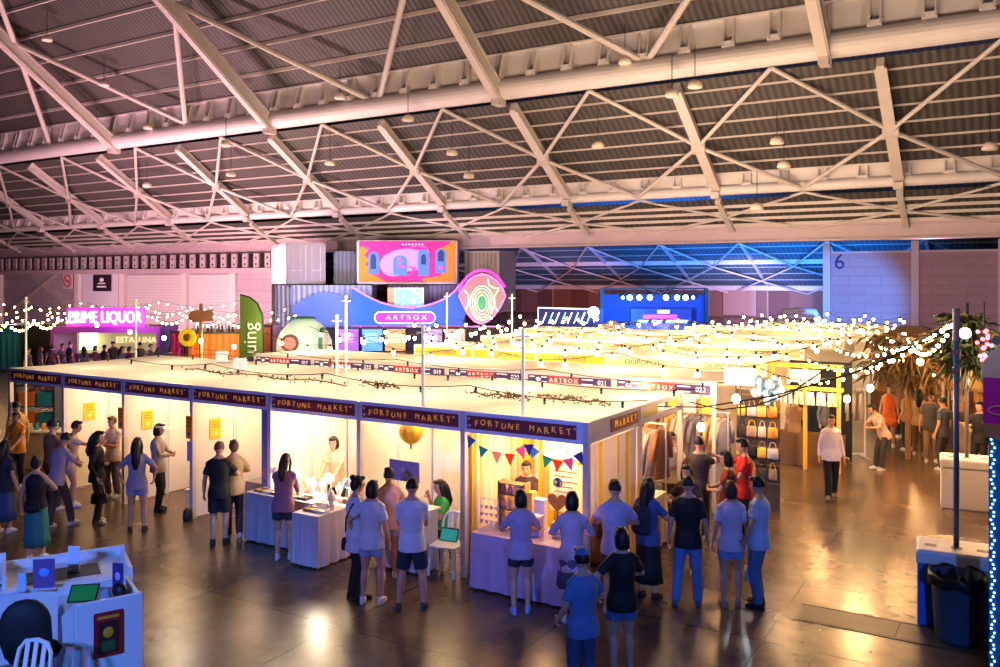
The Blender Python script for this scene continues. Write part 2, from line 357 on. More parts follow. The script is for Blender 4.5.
# floor: polished concrete slabs
def floor_mat():
    m = bpy.data.materials.new('polished_concrete'); m.use_nodes = True; nt = m.node_tree; b = nt.nodes['Principled BSDF']; L = nt.links.new
    tc = nt.nodes.new('ShaderNodeTexCoord'); n1 = nt.nodes.new('ShaderNodeTexNoise'); n1.inputs['Scale'].default_value = .8; n1.inputs['Detail'].default_value = 4; n1.inputs['Roughness'].default_value = .62
    L(tc.outputs['Object'], n1.inputs['Vector'])
    cr = nt.nodes.new('ShaderNodeValToRGB'); cr.color_ramp.elements[0].color = (.050, .033, .022, 1); cr.color_ramp.elements[1].color = (.19, .128, .085, 1); cr.color_ramp.elements[0].position = .3; cr.color_ramp.elements[1].position = .72
    L(n1.outputs['Fac'], cr.inputs['Fac'])
    br = nt.nodes.new('ShaderNodeTexBrick'); br.offset = 0; br.inputs['Scale'].default_value = 1; br.inputs['Brick Width'].default_value = 2.4; br.inputs['Row Height'].default_value = 2.4; br.inputs['Mortar Size'].default_value = .012
    L(tc.outputs['Object'], br.inputs['Vector'])
    mx = nt.nodes.new('ShaderNodeMix'); mx.data_type = 'RGBA'; mx.inputs['B'].default_value = (.012, .010, .010, 1); L(br.outputs['Fac'], mx.inputs['Factor']); L(cr.outputs['Color'], mx.inputs['A']); L(mx.outputs['Result'], b.inputs['Base Color'])
    n2 = nt.nodes.new('ShaderNodeTexNoise'); n2.inputs['Scale'].default_value = 1.6; n2.inputs['Detail'].default_value = 3; L(tc.outputs['Object'], n2.inputs['Vector'])
    mr = nt.nodes.new('ShaderNodeMapRange'); mr.inputs['To Min'].default_value = .20; mr.inputs['To Max'].default_value = .34; b.inputs['Roughness'].default_value = .27
    n3 = nt.nodes.new('ShaderNodeTexNoise'); n3.inputs['Scale'].default_value = 3; n3.inputs['Detail'].default_value = 2; L(tc.outputs['Object'], n3.inputs['Vector'])
    bp = nt.nodes.new('ShaderNodeBump'); bp.inputs['Strength'].default_value = .06; bp.inputs['Distance'].default_value = .02; pass
    b.inputs['Specular IOR Level'].default_value = .55
    return m
struct('floor', MB().span((PL, -16, -.3), (PR, Q(106), 0)), floor_mat())
mb = MB(); [mb.span((2.6 + i*1.2, .95, 0), (3.78 + i*1.2, 1.5, .006)) for i in range(8)]
mb.span((2.55, .90, 0), (12.3, .94, .008)).span((2.55, 1.51, 0), (12.3, 1.55, .008)); struct('trim_1', mb, mat('trench_cover', (.055, .045, .04), .45, noise=.3, nscale=3), label='row of dark trench cover plates in the floor')
mb = MB(); mb.span((1.5, 1.95, 0), (9, 3.9, .004)); 

# ---- roof planes (the near vault falls from the camera side to the far side)
def roofplane(name, pts, m):
    b = MB()
    for (d0, h0), (d1, h1) in zip(pts, pts[1:]):
        b.quad((PL, Q(d0), Zh(h0)), (PR, Q(d0), Zh(h0)), (PR, Q(d1), Zh(h1)), (PL, Q(d1), Zh(h1)))
    return struct(name, b, m)
nb = lambda d: 12.0 + .65*(39 - d)                     # near bay
mb_ = lambda d: 9.5 - .59*(d - 39)                     # bay between the two tubes
fb = lambda d: 4.45 - .5*(d - 45.6)                    # last strip before the partition beam
vb = lambda d: 4.0 - .445*(d - 93)                     # neighbouring vault
roofplane('ceiling', [(20, nb(20)), (39, nb(39))], DECK)
roofplane('ceiling_2', [(39.2, mb_(39.2)), (45.4, mb_(45.4))], DECK)
roofplane('ceiling_3', [(45.8, fb(45.8)), (48.9, fb(48.9))], DECK)
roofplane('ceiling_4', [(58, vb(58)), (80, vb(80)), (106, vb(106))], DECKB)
TN = [1]
def trim(mb, m, label=None):
    TN[0] += 1; return struct('trim_%d' % TN[0], mb, m, label=label)
# purlins
mb = MB()
for i in range(10):
    d = 37.6 - 1.72*i; mb.span((PL, Q(d), Zh(nb(d)-.27)), (PR, Q(d)+.12, Zh(nb(d)-.06)))
trim(mb, STEEL, 'pale purlins under the nearest roof bay')
mb = MB()
for d in (39.8, 40.8, 41.8, 42.8, 43.75, 44.6): mb.span((PL, Q(d), Zh(mb_(d)-.13)), (PR, Q(d)+.07, Zh(mb_(d)-.04)))
trim(mb, STEEL, 'pale purlins between the two roof tubes')
mb = MB()
for d in (46.3, 46.9, 47.5, 48.1): mb.span((PL, Q(d), Zh(fb(d)-.2)), (PR, Q(d)+.1, Zh(fb(d)-.04)))
trim(mb, STEEL, 'pale purlins above the partition beam')
mb = MB()
for i in range(16):
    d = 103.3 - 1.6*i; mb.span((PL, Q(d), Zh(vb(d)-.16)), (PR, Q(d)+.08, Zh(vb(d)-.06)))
trim(mb, mat('roof_steel_bluelit', (.30, .36, .44), .5), 'purlins of the far blue lit roof')  # blue light is put into the purlin colour as well
# the two long tubes with stiffened plates
def tube_beam(D, h, r, top, lab, sp):
    b = MB(); b.tube([(PL, Q(D), Zh(h)), (PR, Q(D), Zh(h))], r, 20); trim(b, STEELW, lab + ' tube')
    b = MB(); b.span((PL, Q(D)+.05, Zh(h+r*.6)), (PR, Q(D)+.12, Zh(top)))
    b.span((PL, Q(D)-.12, Zh(top-.10)), (PR, Q(D)+.3, Zh(top)))
    n = int((PR-PL)/sp)
    for i in range(n):
        x = PL + sp*i
        for k in (0, .42*sp*.5): b.add([(x+k, Q(D)+.05, Zh(h+r*.8)), (x+k, Q(D)-.55*r-.15, Zh(h+r*.95)), (x+k, Q(D)-.12, Zh(top-.1)), (x+k, Q(D)+.05, Zh(top-.1)),
              (x+k+.07, Q(D)+.05, Zh(h+r*.8)), (x+k+.07, Q(D)-.55*r-.15, Zh(h+r*.95)), (x+k+.07, Q(D)-.12, Zh(top-.1)), (x+k+.07, Q(D)+.05, Zh(top-.1))], [(0,1,2,3),(7,6,5,4),(0,4,5,1),(1,5,6,2),(2,6,7,3)])
        b.span((x-.05, Q(D)-.5*r-.1, Zh(h+r*.85)), (x+.42*sp*.5+.1, Q(D)-.1, Zh(h+r*1.35)))
    trim(b, STEELW, lab + ' stiffened plate')
tube_beam(39, 10.08, .56, 12.0, 'nearest long roof', 2.05)
tube_beam(45.6, 4.80, .27, 5.75, 'second long roof', 1.9)
# girders and bracing
GA = [-51.2, -35.4, -18.5, -2.1, 14.3]
for x in GA:
    b = MB(); b.bar((x, Q(22), Zh(nb(22)-1.1)), (x, Q(38.9), Zh(9.75)), .40, .95); b.bar((x, Q(22), Zh(nb(22)-.65)), (x, Q(38.9), Zh(10.2)), .55, .08); b.bar((x, Q(22), Zh(nb(22)-1.55)), (x, Q(38.9), Zh(9.3)), .55, .08)
    b.span((x-.22, Q(38.4), Zh(9.2)), (x+.22, Q(39.2), Zh(9.7)))
    trim(b, STEEL, 'heavy sloping girder in front of the nearest tube')
b = MB(); NDN = 31.6; nh = nb(NDN) - 1.3
for i, x in enumerate(GA):
    for s in (-1, 1):
        b.tube([(x, Q(NDN), Zh(nh)), (x + s*8.1, Q(38.9), Zh(10.5))], .17, 8); b.tube([(x, Q(NDN), Zh(nh)), (x + s*8.1, Q(24), Zh(nb(24)-1.0))], .17, 8)
trim(b, STEEL, 'diagonal bracing rods of the nearest roof bay')
GB = [-17.8 + 8.93*k for k in range(-13, 6)]
b = MB(); c = MB()
for x in GB:
    b.bar((x, Q(39.1), Zh(9.15)), (x, Q(45.5), Zh(4.95)), .30, .52); b.bar((x, Q(39.1), Zh(8.87)), (x, Q(45.5), Zh(4.67)), .5, .07); b.span((x-.22, Q(45.1), Zh(4.35)), (x+.22, Q(45.6), Zh(4.7)))
    n = (x, Q(42.4), Zh(6.75)); b.box(n, (.7, .12, .6))
    for s in (-1, 1):
        c.tube([n, (x + s*4.47, Q(39), Zh(9.45))], .105, 8); c.tube([n, (x + s*4.47, Q(45.4), Zh(4.65))], .105, 8)
trim(b, STEEL, 'girders between the two roof tubes'); trim(c, STEEL, 'crossed bracing rods between the two roof tubes')
b = MB()
for x in GB:
    b.bar((x, Q(45.7), Zh(4.3)), (x, Q(48.6), Zh(2.75)), .3, .34); n = (x, Q(47.1), Zh(3.45))
    for s in (-1, 1): b.tube([n, (x + s*4.47, Q(45.7), Zh(4.5))], .08, 6); b.tube([n, (x + s*4.47, Q(48.5), Zh(2.8))], .08, 6)
trim(b, STEEL, 'bracing above the partition beam')
# partition beam
BEAM = mat('beam_mauve', (.50, .38, .40), .5, noise=.12, nscale=.4)
b = MB(); b.span((PL, q3-.25, Zh(2.18)), (PR, q3+.3, Zh(2.95))); b.span((PL, q3-.5, Zh(2.88)), (PR, q3+.5, Zh(3.0))); b.span((PL, q3-.5, Zh(2.10)), (PR, q3+.5, Zh(2.2))); trim(b, BEAM, 'long box beam between the two halls')
b = MB()
for i in range(34):
    x = -84 + i*1.25; z = 2.05
    b.span((x, q3-1.0, Zh(.95)), (x+.6, q3-.85, Zh(2.1)))
b.span((-90, q3-1.3, Zh(.55)), (-44.2, q3-.4, Zh(.95)))
trim(b, BEAM, 'row of bracket plates along the left beam')
b = MB()
for i in range(34):
    x = -84 + i*1.25
    for dz in (1.25, 1.75): b.tube([(x+.3, q3-1.02, Zh(dz)), (x+.3, q3-1.0, Zh(dz))], .09, 10)
b.span((-90, q3-.84, Zh(.95)), (-44.2, q3-.8, Zh(2.1))); trim(b, BLACK, 'black sheet for the shaded gaps, with bolt holes, of the bracket plates')  # black sheet paints the shade between the plates
# neighbouring vault trusses
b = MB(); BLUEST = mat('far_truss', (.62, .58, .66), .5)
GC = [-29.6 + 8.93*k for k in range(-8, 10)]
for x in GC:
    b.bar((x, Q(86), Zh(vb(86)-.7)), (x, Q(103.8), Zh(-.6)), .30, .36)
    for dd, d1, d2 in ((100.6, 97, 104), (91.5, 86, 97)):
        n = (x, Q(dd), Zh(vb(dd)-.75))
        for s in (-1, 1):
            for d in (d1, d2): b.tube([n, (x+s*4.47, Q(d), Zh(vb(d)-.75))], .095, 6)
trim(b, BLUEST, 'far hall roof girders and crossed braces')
b = MB(); b.span((PL, Q(96.8), Zh(1.75)), (PR, Q(97.2), Zh(2.25))); b.span((PL, Q(103.6), Zh(-1.25)), (PR, Q(104.4), Zh(-.45))); trim(b, BLUEST, 'far hall long rail and eave beam')
# walls
BRICK = None
def block_mat(name, a, c, w=1.6, h=.8, axis='XZ'):
    m = bpy.data.materials.new(name); m.use_nodes = True; nt = m.node_tree; bs = nt.nodes['Principled BSDF']; L = nt.links.new
    tc = nt.nodes.new('ShaderNodeTexCoord'); sp = nt.nodes.new('ShaderNodeSeparateXYZ'); cb = nt.nodes.new('ShaderNodeCombineXYZ'); L(tc.outputs['Object'], sp.inputs[0]); L(sp.outputs['X'], cb.inputs['X']); L(sp.outputs['Z'], cb.inputs['Y'])
    br = nt.nodes.new('ShaderNodeTexBrick'); br.inputs['Scale'].default_value = 1; br.inputs['Brick Width'].default_value = w; br.inputs['Row Height'].default_value = h; br.inputs['Mortar Size'].default_value = .05
    br.inputs['Color1'].default_value = (*a, 1); br.inputs['Color2'].default_value = (*c, 1); br.inputs['Mortar'].default_value = (*[x*.9 for x in a], 1); L(cb.outputs[0], br.inputs['Vector']); L(br.outputs['Color'], bs.inputs['Base Color']); bs.inputs['Roughness'].default_value = .7
    return m
BL = block_mat('painted_block', (.50, .36, .42), (.53, .39, .44), 2.6, .8)
BLL = block_mat('painted_block_left', (.46, .36, .42), (.50, .40, .45), 3.2, .9)
D6 = 80.0; xw = on_q(828, D6)
struct('wall_right', MB().span((xw, Q(D6), 0), (PR, Q(D6)+.4, Zh(2.38))), BL)
b = MB(); 
for px in (828, 916, 1003): x = on_q(px, D6); b.span((x-.30, Q(D6)-.5, 0), (x+.30, Q(D6), Zh(3.3)))
trim(b, mat('column_white', (.72, .68, .74), .5), 'white columns against the block wall')
b = MB(); b.span((xw, Q(D6)-.12, Zh(2.32)), (PR, Q(D6)+.5, Zh(2.5))); trim(b, STEELW, 'cap rail of the block wall')
p = on_q(840, D6); o = add_text(MB(), '6', (p, Q(D6)-.05, Zh(1.55)), 1.9).build('wall_number', mat('number_blue', (.02, .04, .22), .5)); tag(o, 'dark number six painted on the block wall beside the white column', 'number')
struct('wall_back', MB().span((PL, Q(104), 0), (PR, Q(104.4), Zh(-.5))), wave_mat('timber_panels', (.16, .07, .06), (.24, .12, .10), 0, 5.2, .6, True))
b = MB(); [b.span((-64 + i*7.2, Q(103.8), 0), (-63.8 + i*7.2, Q(104), Zh(-.9))) for i in range(14)]; b.span((-26, Q(103.7), .2), (-22, Q(104), Zh(-1.1))); b.span((-14, Q(103.7), .2), (-10.5, Q(104), Zh(-1.0)))
trim(b, mat('panel_light', (.42, .27, .25), .6), 'pale panels on the far timber wall')
xl = on_q(272, 48.7)
struct('wall_left', MB().span((PL, q3, 0), (xl, q3+.4, Zh(2.1))), BLL)
b = MB()
for px in (2, 80, 125, 187, 236): x = on_q(px, 48.7); b.span((x-.32, q3-.35, 0), (x+.32, q3, Zh(1.0)))
trim(b, mat('column_left', (.74, .64, .62), .5), 'pale columns along the left wall')
b = MB(); x0, x1 = on_q(10, 48.7), on_q(76, 48.7); xm = on_q(43, 48.7)
b.bar((x0, q3-.2, 1.2), (x1-2, q3-.2, Zh(.9)), .12, .35, (0, 1, 0)); b.bar((x1+1, q3-.2, 1.2), (x0+3, q3-.2, Zh(.9)), .12, .35, (0, 1, 0)); trim(b, STEEL, 'crossed steel brace against the left wall')
b = MB(); 
for a, c in ((129, 183), (191, 233)): b.span((on_q(a, 48.7), q3-.15, 0), (on_q(c, 48.7), q3, Zh(-.1+.55)))
struct('door_1', b, wave_mat('shutter', (.74, .66, .64), (.60, .54, .54), 2, .25, .5), label='pale roller shutters in the left wall')
b = MB(); b.span((on_q(84, 48.7), q3-.12, 0), (on_q(120, 48.7), q3, Zh(.9))); struct('door_2', b, mat('door_pale', (.72, .66, .74), .5), label='pale door panel under the dark wall sign')
def wsign(name, lab, cat, px, py, w, h, m, parts):
    c = at_d(px, py, 1); t = (q3-.25 - CAM.y)/(c-CAM).y; c = CAM + (c-CAM)*t
    r = thing(name, lab, cat, c); MB().box((0, 0, 0), (w, .06, h)).build('plate', m, r)
    parts(r); return r
def nosmoke(r):
    red = mat('sign_red', (.65, .06, .08), .5); b = MB(); b.rings([[Vector((rr*math.cos(a), y, rr*math.sin(a))) for a in [2*math.pi*i/24 for i in range(24)]] for rr, y in ((.62, -.05), (.62, -.09), (.48, -.09), (.48, -.05))], False); b.bar((-.4, -.08, .4), (.4, -.08, -.4), .03, .12, (0, 1, 0)); b.build('prohibition_ring', red, r)
    MB().span((-.3, -.07, -.05), (.3, -.05, .06)).build('cigarette', BLACK, r)
wsign('no_smoking_sign', 'round red no smoking sign on the left wall', 'sign', 68, 281, 1.5, 1.5, mat('sign_white', (.7, .62, .66), .5), nosmoke)
def darksign(r):
    b = MB(); b.ball((0, -.05, .28), (.32, .03, .2), 12, 6); b.span((-.55, -.06, -.1), (.55, -.04, .02)); b.span((-.7, -.06, -.42), (.7, -.04, -.26)); b.build('pictogram', WHITE, r)
wsign('wall_sign', 'dark rectangular sign with white pictogram on pale door panel', 'sign', 102, 283, 2.6, 1.5, mat('sign_dark', (.03, .015, .03), .5), darksign)
# hanging high bay lamps
def lamp_proto(lab):
    r = thing('high_bay_lamp', lab, 'lamp'); MB().tube([(0, 0, .3), (0, 0, 1.92)], .02, 6).build('drop_cable', BLACK, r)
    MB().lathe((0, 0, 0), [(.30, 0), (.33, .05), (.30, .22), (.12, .36), (.0, .37)], 16).build('housing', mat('lamp_cream', (.75, .62, .5), .4), r, True)
    MB().lathe((0, 0, -.01), [(.0, 0), (.27, 0), (.27, .02), (.0, .02)], 16).build('diffuser', mat('lamp_lens', (.85, .75, .6), .3), r); return r
LP = [(47, 41, 34), (104, 86, 36.5), (148, 129, 38.2), (18, 153, 38.4), (340, 99, 38.2), (226, 146, 41), (231, 176, 43), (408, 121, 40), (452, 155, 42), (469, 178, 43.5), (598, 148, 42), (672, 97, 40), (695, 88, 40.2), (777, 144, 42), (784, 168, 43.8), (990, 150, 41), (625, 64, 38.2), (757, 210, 46.4), (330, 165, 42), (147, 187, 43)]
NAMES = ['high bay lamp hanging beneath the nearest roof bay']
lp0 = None
for i, (x, y, D) in enumerate(LP):
    d = at_d(x, y, 1) - CAM; c = CAM + d*(D/d.y)
    cf = nb if D < 39 else (mb_ if D < 45.5 else fb); kk = d.z/d.y
    D = 35.35/(kk+.65) if D < 39 else (30.5/(kk+.59) if D < 45.5 else 25.2/(kk+.5))
    c = CAM + d*(D/d.y)
    if lp0 is None: lp0 = lamp_proto(''); o = lp0
    else: o = copy_tree(lp0)
    put(o, c, 0, 'small round cream lamp hanging from the dark roof deck', 'high bay lamps under the roof')
# ------------------------------------------------------------------ market rows
LILAC = mat('fascia_lilac_lit', (.80, .74, .88), .45); MAROON = mat('fascia_maroon', (.27, .045, .06), .45); GOLD = mat('lettering_gold', (.85, .42, .06), .5, em=.25, emcol=(1, .45, .08))  # frame colour takes in lilac from the violet wash
CANVAS = mat('canvas_cream', (.88, .82, .70), .8, trans=.4, noise=.06, nscale=.8)
CREAMP = mat('frame_cream', (.80, .72, .60), .5)
W = 2.034
POSTX = [-14.24 + W*i for i in range(8)]; POSTX[-1] = 0.0
NAMEB = ['end booth at far left with a food counter and orange shirted seller', 'plain white booth with a yellow poster behind the queue at left', 'plain white booth where a person in a white visor stands', 'plain white booth with a low stool behind the black tee',
         'booth with the brightly lit draped jewellery table', 'booth with the gold lantern and a purple notice board', 'corner booth with yellow striped curtains and bunting']
def booth(i):
    x0, x1 = POSTX[i], POSTX[i+1]; w = x1-x0
    r = thing('market_booth', 'fortune market ' + NAMEB[i], 'booth', (x0, 0, 0), 0, 'front row market booths')
    MB().span((-.04, -.04, 0), (.04, .04, 2.5)).build('post', ALU, r)
    if i == 6: MB().span((w-.04, -.04, 0), (w+.04, .04, 2.5)).build('post', ALU, r)
    f = MB().span((.04, -.03, 2.19), (w-.04, .02, 2.5)).build('fascia_frame', LILAC, r)
    e = .05
    MB().span((e+.03, -.045, 2.25), (w-e-.03 - (.06 if i == 6 else 0), -.028, 2.445)).build('fascia_board', MAROON, f)
    b = MB(); wobbly(b, 'FORTUNE MARKET', (w/2, -.05, 2.345), .125, .118); b.build('lettering', GOLD, f)
    MP = mat('motif_pink', (.75, .45, .55), .5)
    for q in ((w-.16, -.05, 2.40), (.13, -.05, 2.30), (.12, -.05, 2.40)): MB().ball(q, (.024, .006, .020), 8, 5).build('motif_dot', MP, f)
    if i > 0:
        s = MB(); [s.span((-.02, .05 + .98*k, .02), (.02, .98 + .98*k, 2.19)) for k in range(2)]; s.build('side_panel', PANEL, r)
    if i != 0: b = MB(); [b.span((.05 + .98*k, 1.97, .02), (.98*(k+1), 2.0, 2.19)) for k in range(2)]; b.build('back_panel', PANEL, r)
    b = MB(); b.span((-.03, .95, 0), (.03, 1.01, 2.3)) if i > 0 else None; b.span((-.03, 1.93, 0), (.03, 2.0, 2.5)); b.span((.98, 1.94, 0), (1.02, 1.968, 2.3)); b.build('frame_bars', ALU, r)
    return r
booths = [booth(i) for i in range(7)]
# right hand end fascia of the corner booth
r = booths[6]; w = POSTX[7]-POSTX[6]
f = MB().span((w-.02, .04, 2.19), (w+.03, 1.86, 2.5)).build('end_fascia_frame', CREAMP, r)
MB().span((w+.03, .75, 2.25), (w+.045, 1.78, 2.445)).build('end_fascia_board', mat('fascia_orange', (.30, .05, .02), .5), f)
b = MB(); wobbly(b, 'MARKET', (w+.052, 1.27, 2.345), .13, .145, R(90)); b.build('end_lettering', mat('lettering_amber', (.95, .40, .03), .5, em=.6, emcol=(1, .4, .03)), f)
MB().span((w-.04, 1.86, 0), (w+.04, 1.94, 2.5)).build('end_post', CREAMP, r)
b = MB().span((w-.03, 1.94, 2.19), (w+.03, 3.76, 2.28)); b.span((w-.04, 3.76, 0), (w+.04, 3.84, 2.5)); b.span((w-.03, 1.94, 2.42), (w+.03, 3.76, 2.5)); b.build('rear_frame', CREAMP, r)
MB().span((w-.01, 2.0, 2.28), (w+.01, 2.7, 2.42)).build('rear_fascia', mat('fascia_yellow', (.75, .62, .10), .5), r)
# canopies: lengths of cloth stretched over each row
def canopy(name, lab, x0, x1, y0, y1, z, seams, m=CANVAS):
    r = thing(name, lab, 'canopy', (x0, y0, z), 0, 'cloth canopies over the market rows')
    b = MB(); n = max(1, int((x1-x0)/1.0)); k = 6
    vs = [(i*(x1-x0)/n, j*(y1-y0)/k, .03 - .05*math.sin(math.pi*j/k)*(1 if i % 2 else .35)) for i in range(n+1) for j in range(k+1)]
    fs = [(i*(k+1)+j, (i+1)*(k+1)+j, (i+1)*(k+1)+j+1, i*(k+1)+j+1) for i in range(n) for j in range(k)]
    b.add(vs, fs); b.m = 1; [b.quad((i*seams-.008, .05, .052), (i*seams+.008, .05, .052), (i*seams+.008, y1-y0-.05, .052), (i*seams-.008, y1-y0-.05, .052)) for i in range(1, int((x1-x0)/seams))]; b.build('cloth', [m, mat('canvas_seam', (.72, .60, .44), .8)], r, True)
    b = MB(); b.span((0, -.0, -.03), (x1-x0, .05, .03)); b.span((0, y1-y0-.05, -.03), (x1-x0, y1-y0, .03)); b.build('edge_rails', CREAMP, r)
    return r
canopy('row_canopy', 'cream cloth canopy covering the front fortune market row', POSTX[0], 0, .03, 3.84, 2.47, W/2)
# rear half of the front row: partitions
bk = thing('market_booth', 'open ended stall behind the striped corner booth, hung with clothes', 'booth', (-6.1, 1.98, 0), 0, 'rear booths of the front row')
MB().span((0, 0.03, .02), (6.0, .06, 2.19)).build('back_panel', PANEL, bk); MB().span((0, 1.80, .02), (3.9, 1.83, 2.19)).build('rear_panel', PANEL, bk); MB().span((.0, .06, .02), (.04, 1.8, 2.19)).build('side_panel', PANEL, bk)
bk = thing('market_booth', 'rear stall backing onto the plain white booths of the front row', 'booth', (POSTX[1], 1.98, 0), 0, 'rear booths of the front row')
MB().span((0, 0.03, .02), (6.0, .06, 2.19)).build('back_panel', PANEL, bk); MB().span((0, 1.80, .02), (6.0, 1.83, 2.19)).build('rear_panel', PANEL, bk)
MB().span((POSTX[0]*0, .0, 0), (.06, .06, 2.5)).build('post', CREAMP, bk)
# row two: artbox fascias
PURP = mat('fascia_purple', (.10, .05, .16), .5); REDB = mat('fascia_red', (.62, .07, .05), .5, em=.12); TXT = mat('lettering_white', (.9, .85, .8), .5, em=.5)
Y2 = 5.5; X2 = [-12.4 + 2.08*i for i in range(7)]; NUM = ['016', '017', '018', '019', '020', '021', '022'][1:]
LB2 = ['leftmost', 'second from left', 'third from left', 'fourth from left', 'fifth from left', 'rightmost']
for i in range(6):
    x0 = X2[i]; w = 2.08
    r = thing('market_booth', 'second row artbox booth front, %s of the six' % LB2[i], 'booth', (x0, Y2, 0), 0, 'second row market booths')
    f = MB().span((0, -.03, 2.16), (w, .02, 2.5)).build('fascia_frame', CREAMP, r)
    MB().span((.08, -.045, 2.25), (w-.06, -.028, 2.43)).build('fascia_board', PURP, f)
    MB().span((.58, -.052, 2.25), (1.30, -.044, 2.43)).build('red_block', REDB, f)
    b = MB()
    if i == 1:
        for k in range(3): a = .66 + .23*k; b.add([(a, -.055, 2.27), (a+.18, -.055, 2.27), (a+.15, -.055, 2.40), (a+.09, -.055, 2.33), (a+.03, -.055, 2.40)], [(0, 1, 2, 3, 4)])
    else: add_text(b, 'A R T B O X', (.94, -.055, 2.34), .125)
    add_text(b, NUM[i], (w-.25, -.05, 2.34), .14); b.ball((.33, -.05, 2.34), (.06, .008, .045), 10, 6)
    for z in (2.39, 2.29): b.span((.12, -.052, z-.012), (.24, -.044, z+.012)); b.span((.40, -.052, z-.012), (.54, -.044, z+.012)); b.span((1.36, -.052, z-.012), (1.62, -.044, z+.012))
    b.build('lettering', TXT, f)
    MB().span((-.03, -.04, 0), (.03, .03, 2.5)).build('post', CREAMP, r)
    if i == 5: MB().span((w-.03, -.04, 0), (w+.03, .03, 2.5)).build('post', CREAMP, r)
    MB().span((0, 1.9, 0), (w, 1.93, 2.19)).build('back_panel', PANEL, r)
canopy('row_canopy', 'cream cloth canopy over the second row with artbox fascias', X2[0], X2[-1], Y2+.03, Y2+2.0, 2.47, 2.08)
# rows three to six
YEL = mat('fascia_mustard', (.80, .46, .03), .5, em=.1); PALE = mat('fascia_pale', (.62, .58, .34), .5); TAN = mat('fascia_tan', (.66, .50, .28), .55)
ROWS = [(10.2, -10.6, 5, 2.1, 'third'), (14.9, -11.2, 5, 2.2, 'fourth'), (19.6, -12.4, 5, 2.5, 'fifth'), (24.3, -7.0, 3, 2.5, 'sixth'), (28.6, -5.0, 2, 2.6, 'seventh')]
ORD = ['leftmost', 'second from left', 'middle', 'second from right', 'rightmost']
for (y, x0, n, w, nm) in ROWS:
    for i in range(n):
        r = thing('market_booth', '%s row market booth with %s fascia, %s of its row' % (nm, ('mustard' if i < 3 else 'pale yellow') if nm == 'third' else 'tan', ORD[i] if n == 5 else (('leftmost', 'middle', 'rightmost') if n == 3 else ('left half', 'right half'))[i]), 'booth', (x0+i*w, y, 0), 0, nm + ' row market booths')
        f = MB().span((0, -.03, 2.14), (w, .02, 2.52)).build('fascia_frame', CREAMP, r)
        MB().span((.05, -.045, 2.23), (w-.05, -.028, 2.44)).build('fascia_board', (YEL if i < 3 else PALE) if nm == 'third' else TAN, f)
        if nm in ('third', 'fourth'): add_text(MB(), 'OOPOPOY' if nm == 'third' else 'OOPOPO', (w*.5, -.05, 2.335), .17, sx=1.2).build('lettering', mat('lettering_grey', (.16, .14, .18), .5), f)
        MB().span((-.03, -.04, 0), (.03, .03, 2.5)).build('post', CREAMP, r); MB().span((0, 1.9, 0), (w, 1.93, 2.19)).build('back_panel', PANEL, r)
    canopy('row_canopy', 'cream cloth canopy over the %s market row' % nm, x0, x0+n*w, y+.03, y+2.05, 2.47, w)
# poles carrying the festoon lights
POLE = mat('pole_cream_glow', (.88, .80, .66), .5, em=.22, emcol=(1, .78, .5))  # faint warm emission makes the cream poles look lit
pole0 = None; POLES = []
def pole(x, y, h, base, lab):
    r = thing('light_pole', lab, 'pole', (x, y, base), 0, 'slim poles carrying string lights')
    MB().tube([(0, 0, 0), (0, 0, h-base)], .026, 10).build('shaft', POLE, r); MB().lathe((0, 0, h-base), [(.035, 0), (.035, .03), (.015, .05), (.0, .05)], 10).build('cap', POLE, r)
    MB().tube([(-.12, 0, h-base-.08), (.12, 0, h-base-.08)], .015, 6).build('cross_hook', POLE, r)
    return r
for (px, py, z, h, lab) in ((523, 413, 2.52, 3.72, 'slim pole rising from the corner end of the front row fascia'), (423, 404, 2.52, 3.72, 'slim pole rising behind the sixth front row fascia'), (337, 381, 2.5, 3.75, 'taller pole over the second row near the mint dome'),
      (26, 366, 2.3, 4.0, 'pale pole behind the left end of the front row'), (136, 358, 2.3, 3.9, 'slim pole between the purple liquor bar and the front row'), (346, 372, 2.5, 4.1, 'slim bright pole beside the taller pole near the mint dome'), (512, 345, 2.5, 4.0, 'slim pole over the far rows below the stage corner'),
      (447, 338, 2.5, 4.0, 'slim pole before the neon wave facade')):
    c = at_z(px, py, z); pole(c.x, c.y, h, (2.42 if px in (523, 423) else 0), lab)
# string lights
CABLE = mat('cable_black', (.015, .012, .010), .6)
bulb_me = None
def bulb_mesh(lit):
    b = MB(); b.lathe((0, 0, 0), [(.0, .0), (.016, 0), (.024, -.035), (.020, -.05), (.0, -.05)], 8); b.m = 1; b.ball((0, 0, -.075), (.036, .036, .040) if lit else (.022, .022, .028), 10, 8)
    return b.mesh('bulb', [CABLE, GLOW if lit else mat('bulb_off', (.10, .055, .02), .3)], True)
BM = {True: bulb_mesh(True), False: bulb_mesh(False)}
def string_light(lab, a, b, n, sag, lit=True, group='festoon light strings', bs=1.0, supports=1):
    a, b = Vector(a), Vector(b); r = thing('string_light', lab, 'lights', a, 0, group); cb = MB()
    def pos(t):
        u = (t*supports) % 1.0 if t < 1 else 1.0
        return (b-a)*t - Vector((0, 0, sag*4*u*(1-u)))
    cb.tube([pos(i/(8*supports)) for i in range(8*supports+1)], .0075, 5).build('cable', CABLE, r)
    for i in range(n):
        t = (i+.5 + random.uniform(-.22, .22))/n; o = bpy.data.objects.new('bulb', BM[lit]); o.location = pos(t); o.scale = (bs,)*3; link(o, r)
    return r
def rowline(y, x0, x1, z, n, nm, lit, k):
    string_light(nm, (x0, y, z), (x1, y, z - .1), int(n*1.35) if lit else n, .28 if lit else .10, lit, bs=1.55 if lit else 1, supports=k)
rowline(.75, -14.6, .6, 2.86, 14, 'dark unlit festoon cable over the front of the front row canopy', False, 5)
rowline(2.3, -13.6, .8, 2.86, 14, 'dark unlit festoon cable over the middle of the front row canopy', False, 4)
